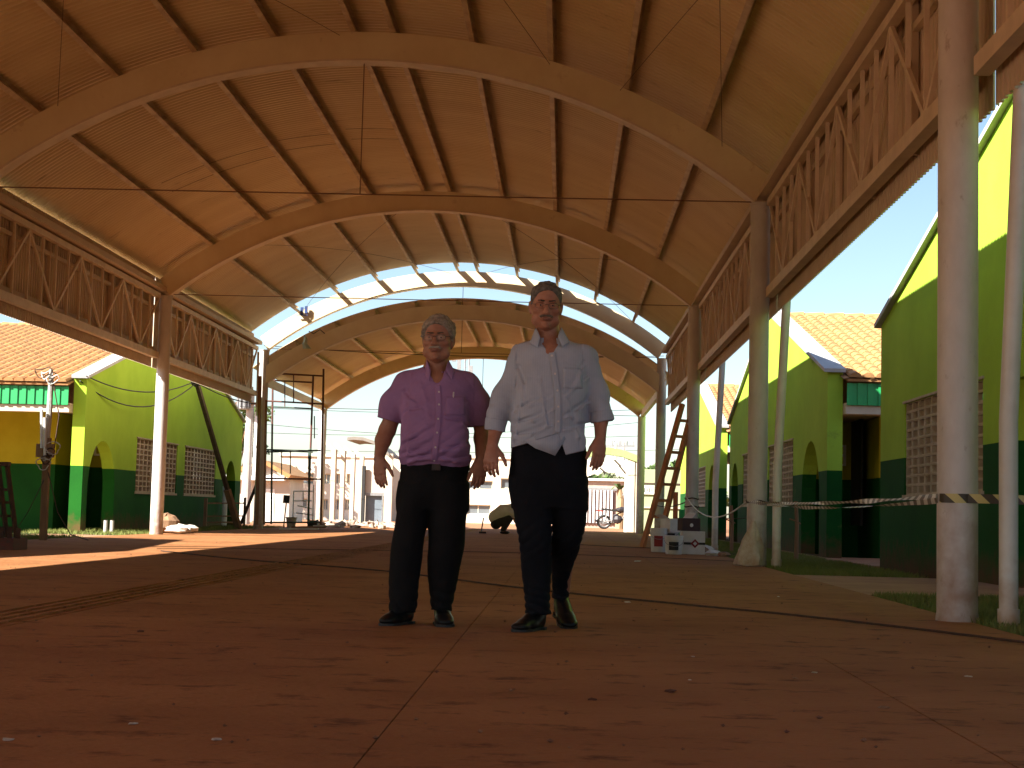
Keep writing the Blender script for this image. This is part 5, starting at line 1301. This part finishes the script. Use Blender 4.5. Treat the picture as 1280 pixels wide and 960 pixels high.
# -------------------------------------------------- tall man
def tall_man():
    P = Person(664, 788, 'tall older man walking in an untucked pale grey-blue shirt and dark jeans'); J, Rr = P.J, P.R; root = P.root
    hc = J(681, 411.5, -.03); hR = rotm(.13, .02, .06); hs = 1.0
    B_ = Field((-.42, -.36, -.02), (.48, .50, 1.84), .0044)
    # neck, torso, arms, legs as one continuous body
    neck_b = J(687, 440, .02); B_.cone(J(683, 405, .015), neck_b, .060, .068, .03); B_.cone(neck_b, J(688, 470, .02), .085, .12, .05, sy=.8)
    B_.ell(J(688, 446, -.02), (.075, .075, .07), .04); B_.stack(torso_rows(P, [(445, 660, 718, .07, .02), (470, 655, 727, .10, .02), (510, 650, 725, .115, .0), (550, 645, 728, .115, .0), (590, 642, 728, .10, .01), (612, 650, 722, .08, .01)]), .03)
    sh = {'L': J(652, 447, .02), 'R': J(733, 445, .02)}
    el = {'L': J(630, 497, .05), 'R': J(746, 493, .05)}; wr = {'L': J(615.5, 556, -.06), 'R': J(750.5, 548, -.05)}
    B_.chain([sh['L'], el['L'], J(620, 535, -.01), wr['L']], [.046, .034, .036, .028], .02)
    B_.chain([sh['R'], el['R'], J(751, 525, -.01), wr['R']], [.046, .034, .036, .028], .02)
    hand(B_, wr['L'], J(613, 582, -.085)-wr['L'], (.35, .8, 0), (.75, -.65, 0), 1.02, (.15, .38, .34), 1.05, .75)
    hand(B_, wr['R'], J(748, 575, -.085)-wr['R'], (-.55, .8, 0), (-.75, -.65, 0), 1.02, (.12, .2, .16), .95, .35)
    B_.chain([J(662, 600, 0), J(669, 680, -.02), J(671, 765, .06)], [.085, .058, .042], .03); B_.chain([J(712, 600, .02), J(708, 672, .12), J(701, 745, .42)], [.085, .058, .042], .03)
    head(B_, hc, hR, hs, 1.05, 1.05)
    body = B_.mesh('body', M_skin2, root)
    hm = mat('grey cropped hair', (.17, .155, .145), .8, (.08, .07, .065), 60, .4, 300)
    hair(hc, hR, hs, root, hm, [(-.12, .215), (-.085, .208), (-.068, .195), (-.052, .165), (-.035, .145), (-.01, .118), (.02, .112), (.05, .085), (.10, .045)],
         lambda z: .005 if z < .14 else .006 if z < .2 else .008, seed=2, amp=.0034)
    head_extras(hc, hR, hs, root, body, hm, mat('dark grey eyebrow', (.05, .04, .035), .9), mat('grey moustache', (.17, .14, .12), .9, (.07, .05, .04), 200), True, .030)
    # shirt
    S = Field((-.46, -.32, .70), (.52, .36, 1.66), .004)
    TT = [(424, 664, 711, .070, .02), (431, 652, 726, .092, .02), (441, 645, 735, .112, .02), (456, 645, 737, .128, .015), (480, 644, 736, .140, .0), (505, 642, 733, .150, -.008), (530, 639, 735, .155, -.01), (550, 637, 737, .150, -.008), (562, 636, 738.5, .145, -.004), (574, 636, 739, .140, 0)]; S.stack(torso_rows(P, TT), .0, p=2.3)
    S.chain([J(653, 446, .02), el['L'] + (.002, 0, 0), J(620.5, 519, .02)], [.064, .060, .055], .05); S.chain([J(731, 446, .02), el['R'], J(750, 514, .02)], [.062, .058, .052], .05)
    S.chain([J(621, 518, .02), J(618.5, 534, .0)], [.056, .050], .006); S.chain([J(750, 510, .02), J(752.5, 522, .01)], [.056, .058], .006)
    vb = J(689, 441); S.cone(J(687, 420, -.03), (vb[0], -.128, vb[2]), .062, .010, .006, 'sub')
    # creases: diagonal pulls over the belly, folds at the elbows
    f1 = nz(21, 26); f2 = nz(22, 60)
    rid = lambda v: 1 - 2*np.abs(v)
    def cr(x, y, z):
        a = rid(f1(x*.7, y, z*1.5 + x*.6))*.0045
        arm = (np.abs(x-.06) > .17); b = rid(f1(x*1.4, y, z*1.9+x))*.005 + rid(f2(x*.5, y, z*1.2))*.002 - .003
        return np.where(arm, b, a) + .0035*f1(x, y, z) + .0016*f2(x, y, z)
    grooves(S, torso_front(P, TT), [((643, 515), (664, 505), (690, 497)), ((641, 530), (668, 524), (692, 512)), ((640, 545), (665, 541), (690, 530)), ((734, 470), (720, 480), (706, 497)), ((735, 500), (722, 512), (706, 522)), ((736, 530), (720, 534), (706, 536)), ((648, 460), (654, 480), (658, 500)), ((730, 455), (724, 470), (716, 484)), ((710, 500), (716, 520), (722, 545)), ((676, 470), (680, 500), (684, 530)), ((652, 500), (648, 520), (645, 545))], J, P)
    S.disp(cr)
    ez = {}
    hemL, hemM, hemR, apex = J(637, 561)[2], J(662, 556)[2], J(738, 562)[2], J(697, 544)[2]; xm = J(697, 545)[0]; xl = J(637, 561)[0]; xr = J(738, 562)[0]; xf = J(707, 571)[0]; zf = J(707, 570)[2]
    def hem(x, y, z):
        front = np.interp(x.ravel(), [xl, J(655, 556)[0], xm-.004, xm+.006, xf, xr], [hemL, J(655, 557)[2], apex, apex, zf, hemR]).reshape(x.shape)
        back = hemL - .03; zz0 = np.where(y < .0, front, back)
        lim = zz0 - z; torso = (x > xl-.012) & (x < xr+.008); return np.where(torso, lim, -1)
    S.clip(hem)
    # cuffs: cut across
    def cut_arm(pt, dr):
        pt = np.array(pt); dr = np.array(dr, float); dr[1] = 0; dr /= np.linalg.norm(dr); S.frame()
        def fn(x, y, z): return (x-pt[0])*dr[0] + (y-pt[1])*dr[1] + (z-pt[2])*dr[2]
        c = pt + dr*.06; S._blk(c, .075, fn, 0, 'max')
    cut_arm(J(618.5, 538, 0), J(617, 550, -.04)-J(621, 520, .02)); cut_arm(J(752.5, 527, .0), J(753, 545, -.04)-J(750, 510, .02))
    shirt = S.mesh('shirt', M_shirtT, root, 1); bv = S.bvh()
    # hollow neckline is filled by collar; tail of the shirt hanging in front
    tl = [J(661, 556, 0), J(698, 545, 0), J(705, 551, 0), J(694, 571, 0)]
    mb = MB(); V = [Vector((J(x, y)[0], -.146 + dy_, J(x, y)[2])) for x, y, dy_ in ((655, 552, .0), (675, 545, -.004), (698, 538, -.004), (707, 550, -.002), (701, 560, .001), (694, 571, .004), (684, 567, .003), (670, 562, .003), (684, 555, -.003), (694, 557, -.002))]
    F = [(0, 1, 8, 7), (1, 2, 9, 8), (2, 3, 4, 9), (9, 4, 5), (8, 9, 5, 6), (7, 8, 6)]
    o = mb.add(V, F).build('shirt_tail', M_shirtT, root, local=True, smooth=True); md = o.modifiers.new('t', 'SOLIDIFY'); md.thickness = .004
    path = [(J(x, y)[0], J(x, y)[2]) for x, y in ((690, 443), (691, 450), (694, 470), (697, 492), (698, 515), (698, 530), (697, 543))]
    dense = [tuple(Vector(path[i]).lerp(Vector(path[i+1]), t/6)) for i in range(len(path)-1) for t in range(6)] + [path[-1]]
    pl = strip_on(bv, dense, .032, .004, 'placket', M_shirtT, root)
    for (x, y) in ((690, 447), (694, 470), (697, 491), (698, 511), (698, 529)):
        p = J(x, y); h = bv.ray_cast(Vector((p[0], -.6, p[2])), Vector((0, 1, 0)), 2)[0]
        if h: MB().tube([h - Vector((0, .006, 0)), h - Vector((0, .009, 0))], .0055, 10).build('button', M_button, pl, local=True)
    pk = [J(x, y) for x, y in ((704, 488), (728, 488), (727, 462), (704, 462))]
    patch_on(bv, [(p[0], p[2]) for p in pk], .003, 'pocket', M_shirtT, root)
    nb = J(688, 421, .02)
    collar(root, M_shirtT, (nb[0], .015, 0), (.088, .082), (.076, .072), nb[2]-.03, nb[2]+.022, .035,
           [[J(672, 412, -.055), J(668, 413, -.02), J(662, 430, -.075), J(677, 435, -.122)], [J(703, 413, -.015), J(699, 417, -.058), J(690, 434, -.118), J(707, 433, -.075)]][0:0], .42)
    for L in ([J(669.5, 409.5, -.02), J(675, 421, -.085), J(672.5, 434, -.105), J(662, 429, -.07)], [J(702, 409, -.02), J(697.5, 421, -.085), J(703.5, 434, -.10), J(712, 427, -.06)]):
        qv = [Vector(p) for p in L]; V = []; F = []; k = 6
        for i in range(k+1):
            for j in range(k+1): p = qv[0].lerp(qv[1], j/k).lerp(qv[3].lerp(qv[2], j/k), i/k); p.y -= .012*math.sin(PI*j/k)*(1-i/k*.5); V.append(p)
        for i in range(k):
            for j in range(k): w0 = i*(k+1)+j; F.append((w0, w0+1, w0+k+2, w0+k+1))
        o = MB().add(V, F).build('collar_leaf', M_shirtT, root, local=True, smooth=True); md = o.modifiers.new('t', 'SOLIDIFY'); md.thickness = .005
    # rolled cuffs
    for (a, b, r0_, r1_) in ((J(620.8, 524, .01), J(618.3, 538.5, -.005), .058, .054), (J(751, 514, .015), J(753.5, 527, 0), .058, .062)):
        a, b = Vector(a), Vector(b); C_ = Field(np.minimum(a, b)-.09, np.maximum(a, b)+.09, .003); C_.cone(a, b, r0_, r1_, 0); dr = np.array((b-a)); dr[1] = 0; dr /= np.linalg.norm(dr)
        C_._blk(np.array(b), .12, lambda x, y, z: np.maximum((x-b.x)*dr[0]+(y-b.y)*dr[1]+(z-b.z)*dr[2], -((x-a.x)*dr[0]+(y-a.y)*dr[1]+(z-a.z)*dr[2])), 0, 'max')
        f = nz(31, 90); C_.disp(lambda x, y, z: .0035*f(x, y, z)); C_.mesh('rolled_cuff', M_shirtT, root, 1)
    # trousers
    T = Field((-.30, -.26, .04), (.42, .62, .98), .004)
    T.stack(torso_rows(P, [(552, 643, 732, .120, 0), (565, 640, 733, .128, 0), (590, 637, 733, .135, .005), (615, 637, 733, .13, .012), (634, 642, 733, .105, .02)]), .0, p=2.2)
    def leg(rows, k=.03): T.stack([(P.J((a+b)/2, py, 0)[2], P.J((a+b)/2, py, dy)[0], dy, P.R(b-a, dy), ry) for py, a, b, ry, dy in rows], k, p=2.2, cap=True)
    leg([(600, 639, 690, .115, .0), (630, 641, 689.5, .108, .0), (655, 645, 689, .100, -.005), (680, 649, 689.5, .092, -.01), (705, 651.5, 689, .088, .0), (730, 654, 688, .085, .02), (755, 656, 687, .082, .035), (767, 657, 688, .085, .04)])
    leg([(600, 682, 733, .115, .01), (630, 687, 733, .108, .03), (655, 691, 732, .100, .06), (680, 689.5, 726, .092, .12), (705, 689, 718, .085, .22), (728, 690, 712, .078, .33), (742, 690.5, 710.5, .078, .385), (753, 690.5, 711, .08, .41)])
    f1 = nz(41, 30); f2 = nz(42, 75)
    T.disp(lambda x, y, z: .004*f1(x, y, z*1.3) + .002*f2(x, y, z*1.4) + rid(np.sin(z*70 + 30*x + 2*f1(x, y, z)))*.0035*np.exp(-((z-.12)/.12)**2) + rid(np.sin(z*60 - 40*x + 2*f1(x, y, z)))*.003*np.exp(-((z-.45)/.10)**2))
    T.mesh('trousers', M_jean, root)
    # shoes
    for heel, yaw, pit, L in ((J(676, 780, .10)*(1, 1, 0), -.42, 0, .30), (J(699, 765, .44)*(1, 1, 0) + (0, .0, .055), .22, .22, .29)):
        F = Field(np.array(heel)-(.3, .4, .05), np.array(heel)+(.3, .2, .25), .0035); shoe(F, heel, yaw, L, pit, .049); F.clip(lambda x, y, z: .004 - z + 0*x)
        so_ = F.mesh('shoe', M_shoe, root); sole(heel, yaw, L, pit, so_, M_black)
    return P
P2 = tall_man()

# -------------------------------------------------- short man
def short_man():
    P = Person(525, 781, 'shorter grey-haired man with glasses, mauve short-sleeved shirt and black trousers'); J, Rr = P.J, P.R; root = P.root
    hc = J(547, 452, -.03); hR = rotm(.03, .0, -.10); hs = .985
    B_ = Field((-.34, -.34, -.02), (.44, .34, 1.70), .0044)
    nb = J(545, 475, .02); B_.cone(J(547, 447, .015), nb, .060, .066, .03); B_.cone(nb, J(544, 500, .02), .085, .11, .05, sy=.8)
    B_.ell(J(547, 482, -.02), (.075, .075, .075), .04); B_.stack(torso_rows(P, [(480, 520, 572, .07, .02), (505, 512, 578, .10, .02), (545, 510, 578, .125, -.01), (575, 508, 580, .12, 0), (605, 506, 580, .095, .01), (622, 510, 576, .08, .01)]), .03)
    sh = {'L': J(506, 482, .02), 'R': J(588, 482, .03)}; el = {'L': J(484, 538, .06), 'R': J(602, 530, .07)}; wr = {'L': J(474, 572, -.02), 'R': J(601, 574, -.03)}
    B_.chain([sh['L'], el['L'], J(479, 550, .04), wr['L']], [.05, .043, .041, .028], .02); B_.chain([sh['R'], el['R'], J(602, 548, .04), wr['R']], [.05, .041, .039, .028], .02)
    hand(B_, wr['L'], J(475, 598, -.045)-wr['L'], (.45, .8, 0), (.75, -.6, 0), .98, (.08, .22, .2), .95, .55)
    hand(B_, wr['R'], J(599, 600, -.05)-wr['R'], (-.4, .85, 0), (-.85, -.45, 0), .98, (.15, .35, .3), .95, .35)
    B_.chain([J(517, 612, 0), J(509, 690, -.01), J(504, 760, .03)], [.085, .06, .042], .03); B_.chain([J(565, 612, 0), J(555, 690, .01), J(552, 760, .06)], [.085, .06, .042], .03)
    head(B_, hc, hR, hs, 1.08, 1.1)
    body = B_.mesh('body', M_skin1, root)
    hm = mat('thick grey hair', (.36, .31, .26), .9, (.17, .14, .11), 60, .4, 300)
    hair(hc, hR, hs, root, hm, [(-.12, .205), (-.088, .203), (-.070, .192), (-.052, .165), (-.036, .140), (-.008, .110), (.02, .100), (.05, .075), (.10, .035)],
         lambda z: .010 if z < .12 else .015 if z < .2 else .018, seed=9, amp=.0055)
    head_extras(hc, hR, hs, root, body, hm, mat('grey eyebrow', (.09, .07, .055), .9), mat('pale grey moustache', (.34, .29, .25), .9, (.2, .16, .13), 200), True, .030)
    S = Field((-.36, -.32, .66), (.44, .34, 1.50), .004)
    TT = [(458, 530, 563, .066, .02), (464, 514, 578, .088, .02), (474, 505, 588, .108, .02), (492, 502, 588, .125, .012), (512, 501, 587, .140, -.005), (535, 500.5, 586, .155, -.02), (555, 499.5, 588, .162, -.025), (570, 498, 589, .155, -.02), (579, 499, 588, .145, -.01), (586, 502, 586, .13, 0)]; S.stack(torso_rows(P, TT), 0, p=2.3)
    S.chain([J(507, 478, .02), J(492, 505, .04), J(482, 536, .05)], [.064, .064, .062], .05); S.chain([J(586, 480, .03), J(598, 505, .05), J(600, 545, .06)], [.060, .060, .055], .05)
    vb = J(549, 482); S.cone(J(546, 458, -.03), (vb[0], -.128, vb[2]), .062, .010, .006, 'sub')
    f1 = nz(51, 26); f2 = nz(52, 62); rid = lambda v: 1 - 2*np.abs(v)
    def cr(x, y, z):
        a = rid(np.sin((z*1.1 - (x-.08)*.8)*44 + 1.8*f1(x, y, z)))*.0028*np.exp(-((z-.92)/.14)**2) + rid(np.sin((z + .6*np.abs(x-.08))*40 + 2*f1(x, y, z)))*.0015
        arm = (np.abs(x-.085) > .165); b = rid(f1(x*1.6, y, z + x))*.004
        return np.where(arm, b, a) + .004*f1(x, y, z) + .0016*f2(x, y, z)
    grooves(S, torso_front(P, TT), [((500, 560), (515, 553), (540, 548)), ((500, 570), (516, 566), (538, 562)), ((505, 548), (520, 543), (538, 532)), ((503, 520), (514, 514), (530, 512)), ((587, 555), (575, 560), (556, 562)), ((586, 535), (578, 528), (560, 525)), ((585, 500), (576, 508), (566, 512)), ((507, 490), (516, 500), (524, 505)), ((512, 576), (528, 572), (545, 570)), ((586, 572), (572, 574), (556, 572)), ((530, 480), (536, 500), (540, 520))], J, P)
    S.disp(cr)
    xl, xr = J(501, 530)[0], J(586, 530)[0]
    zb = J(545, 583)[2]
    S.clip(lambda x, y, z: np.where((x > xl-.05) & (x < xr+.045), zb + .008*np.sin(x*30) - z, -1) + 0*y)
    def cut_arm(pt, dr, rr=.075):
        pt = np.array(pt); dr = np.array(dr, float); dr[1] = 0; dr /= np.linalg.norm(dr)
        S._blk(pt + dr*.055, rr, lambda x, y, z: (x-pt[0])*dr[0] + (y-pt[1])*dr[1] + (z-pt[2])*dr[2], 0, 'max')
    cut_arm(J(484, 525, .05), J(481, 540, .05)-J(491, 505, .04), .08); cut_arm(J(600, 533, .05), J(601, 545, .06)-J(598, 505, .05), .08)
    S.mesh('shirt', M_shirtS, root, 1); bv = S.bvh()
    path = [(J(x, y)[0], J(x, y)[2]) for x, y in ((549, 484), (550, 492), (551, 508), (551, 525), (550, 543), (548, 562), (545, 582))]
    dense = [tuple(Vector(path[i]).lerp(Vector(path[i+1]), t/6)) for i in range(len(path)-1) for t in range(6)] + [path[-1]]
    pl = strip_on(bv, dense, .030, .004, 'placket', M_shirtS, root)
    for (x, y) in ((551, 492), (551.5, 508), (551, 526), (550, 543), (548, 561), (546, 577)):
        p = J(x, y); h = bv.ray_cast(Vector((p[0], -.6, p[2])), Vector((0, 1, 0)), 2)[0]
        if h: MB().tube([h - Vector((0, .006, 0)), h - Vector((0, .009, 0))], .0052, 10).build('button', M_button, pl, local=True)
    pk = [J(x, y) for x, y in ((559, 522), (583, 520), (582, 497), (560, 498))]
    po = patch_on(bv, [(p[0], p[2]) for p in pk], .003, 'pocket', M_shirtS, root)
    p = J(569, 492); h = bv.ray_cast(Vector((p[0], -.6, p[2])), Vector((0, 1, 0)), 2)[0] or Vector(p); q = J(568, 502)
    pen = MB().tube([h - Vector((0, .009, 0)), Vector((q[0], h.y-.012, q[2]))], .0042, 7).build('pen', M_button, root, local=True)
    nbp = J(545, 462, .02)
    collar(root, M_shirtS, (nbp[0], .015, 0), (.086, .080), (.074, .070), nbp[2]-.03, nbp[2]+.022, .035, [], .42)
    for L in ([J(533.5, 450, -.02), J(538, 463, -.085), J(537, 476, -.105), J(529.5, 468, -.07)], [J(561, 450, -.02), J(557, 462, -.085), J(565, 475, -.105), J(569, 465, -.06)]):
        qv = [Vector(p_) for p_ in L]; V = []; F = []; k = 6
        for i in range(k+1):
            for j in range(k+1): p_ = qv[0].lerp(qv[1], j/k).lerp(qv[3].lerp(qv[2], j/k), i/k); p_.y -= .012*math.sin(PI*j/k)*(1-i/k*.5); V.append(p_)
        for i in range(k):
            for j in range(k): w0 = i*(k+1)+j; F.append((w0, w0+1, w0+k+2, w0+k+1))
        o = MB().add(V, F).build('collar_leaf', M_shirtS, root, local=True, smooth=True); md = o.modifiers.new('t', 'SOLIDIFY'); md.thickness = .005
    T = Field((-.30, -.24, .03), (.40, .34, .90), .004)
    T.stack(torso_rows(P, [(579, 503, 586, .128, 0), (588, 501, 586, .135, 0), (605, 499, 585, .135, .005), (622, 497, 585, .125, .01), (636, 498, 584, .10, .015)]), 0, p=2.2)
    def leg(rows, k=.03): T.stack([(P.J((a+b)/2, py, 0)[2], P.J((a+b)/2, py, dy)[0], dy, P.R(b-a, dy), ry) for py, a, b, ry, dy in rows], k, p=2.2)
    leg([(605, 500, 541, .12, 0), (630, 497, 536, .112, 0), (650, 494, 533, .105, 0), (675, 490.5, 530, .10, 0), (700, 487.5, 527, .098, .0), (725, 486.5, 524, .098, .01), (750, 486.5, 521.5, .10, .01), (765, 486.5, 519, .10, .0)])
    leg([(605, 543, 586, .12, 0), (630, 537, 584, .112, .0), (650, 536.5, 582.5, .105, .0), (675, 535.5, 581, .10, .01), (700, 534.5, 577, .098, .02), (725, 535, 572, .095, .04), (750, 538, 566, .09, .05), (763, 539, 564, .088, .05)])
    f1 = nz(61, 28); f2 = nz(62, 70)
    T.disp(lambda x, y, z: .005*f1(x, y, z*1.1) + .0018*f2(x, y, z*.9) + rid(np.sin(z*55 + 25*x + 2*f1(x, y, z)))*.0035*np.exp(-((z-.10)/.10)**2))
    T.mesh('trousers', M_trouser, root)
    bp = torso_rows(P, [(583, 501, 587, .140, -.0)])[0]
    ring = []
    for zz1 in (bp[0]-.019, bp[0]+.015): ring.append([Vector((bp[1] + (bp[3]+.003)*math.copysign(abs(math.cos(a))**(2/2.2), math.cos(a)), bp[2] + (bp[4]+.004)*math.copysign(abs(math.sin(a))**(2/2.2), math.sin(a)), zz1)) for a in np.linspace(0, 2*PI, 49)])
    mb = MB().add(ring[0]+ring[1], [(i, i+1, 49+i+1, 49+i) for i in range(48)]); bo = mb.build('belt', M_trouser, root, local=True); md = bo.modifiers.new('t', 'SOLIDIFY'); md.thickness = .004
    p = J(548, 585); MB().box(p[0]-.022, p[0]+.022, -.152, -.146, p[2]-.016, p[2]+.016).build('buckle', mat('dull buckle', (.03, .02, .02), .5, metal=.3), bo, local=True)
    for heel, yaw, L in ((J(512, 770, .08)*(1, 1, 0), -.42, .28), (J(551, 771, .12)*(1, 1, 0), .18, .28)):
        F = Field(np.array(heel)-(.3, .4, .05), np.array(heel)+(.3, .2, .25), .0035); shoe(F, heel, yaw, L, 0, .047); F.clip(lambda x, y, z: .004 - z + 0*x)
        so_ = F.mesh('shoe', M_shoe, root); sole(heel, yaw, L, 0, so_, M_black)
short_man()

# -------------------------------------------------- crouching worker in the distance
def worker():
    Y = 42.5; o = at(630, 668, Y); o.z = 0
    root = thing('person', o, 'crouching worker in a white shirt and cap bent over the floor at the far end', 'person')
    hip, kn, an = (-.20, .05, .30), (.06, -.1, .42), (-.05, -.05, .06); shd = (.22, 0, .66); hd = (.42, 0, .66)
    def limb(F, q, r_, k=.03): F.chain(q, r_, k)
    B_ = Field((-.5, -.45, -.02), (.75, .45, 1.0), .012)
    B_.chain([(-.2, 0, .32), (-.02, 0, .56), (.18, 0, .66)], [.13, .13, .14], .05); B_.cone((.22, 0, .68), (.36, 0, .70), .06, .055, .03); B_.ell((.42, 0, .68), (.11, .085, .10), .02)
    B_.ell((.50, 0, .63), (.03, .02, .025), .01)
    for s_ in (-1, 1):
        B_.chain([(-.2, s_*.09, .28), (.12, s_*.2, .40), (-.02, s_*.16, .08)], [.10, .075, .05], .03); B_.chain([(.18, s_*.17, .62), (.30, s_*.2, .36), (.42, s_*.08, .12)], [.06, .045, .032], .02)
        hand(B_, (.42, s_*.08, .13), (.3, 0, -.8), (0, -s_, 0), (1, 0, 0), 1.0)
    B_.mesh('body', M_skin1, root)
    S = Field((-.5, -.4, .2), (.5, .4, .95), .010); S.chain([(-.24, 0, .44), (-.04, 0, .56), (.17, 0, .63)], [.19, .21, .18], .06)
    for s_ in (-1, 1): S.chain([(.17, s_*.16, .63), (.25, s_*.2, .50)], [.085, .075], .04)
    f = nz(71, 26); S.disp(lambda x, y, z: .012*f(x, y, z)); S.mesh('shirt', mat('worker white shirt', (.78, .77, .74), .85), root)
    T = Field((-.5, -.4, .0), (.4, .4, .7), .010); T.ell((-.22, 0, .26), (.15, .17, .14), .05)
    for s_ in (-1, 1): T.chain([(-.2, s_*.09, .28), (.12, s_*.2, .40), (-.02, s_*.16, .12)], [.13, .095, .07], .03)
    T.mesh('trousers', mat('worker dark trousers', (.03, .03, .035), .9), root)
    C_ = Field((.2, -.2, .55), (.7, .2, .9), .008); C_.ell((.42, 0, .735), (.115, .095, .075), .0); C_.clip(lambda x, y, z: .70 - z + .15*(x-.42) + 0*y); C_.cone((.50, 0, .72), (.58, 0, .69), .05, .045, .01, sy=1.3); C_.mesh('cap', mat('dark cap', (.06, .05, .045), .9), root)
    for s_ in (-1, 1):
        F = Field((-.25, -.3, -.02), (.3, .3, .2), .008); F.ell((.02, s_*.16, .04), (.13, .05, .045), .01); F.mesh('shoe', M_shoe, root)
    t = thing('hand_tool', o + Vector((-.62, 0, 0)), 'small upright tool frame standing behind the crouching worker', 'tool')
    MB().tube([(0, 0, 0), (.06, 0, .42)], .02, 6).build('handle', M_grey, t, local=True); MB().box(-.05, .14, -.08, .08, 0, .05).build('base', M_cable, t, local=True)
worker()
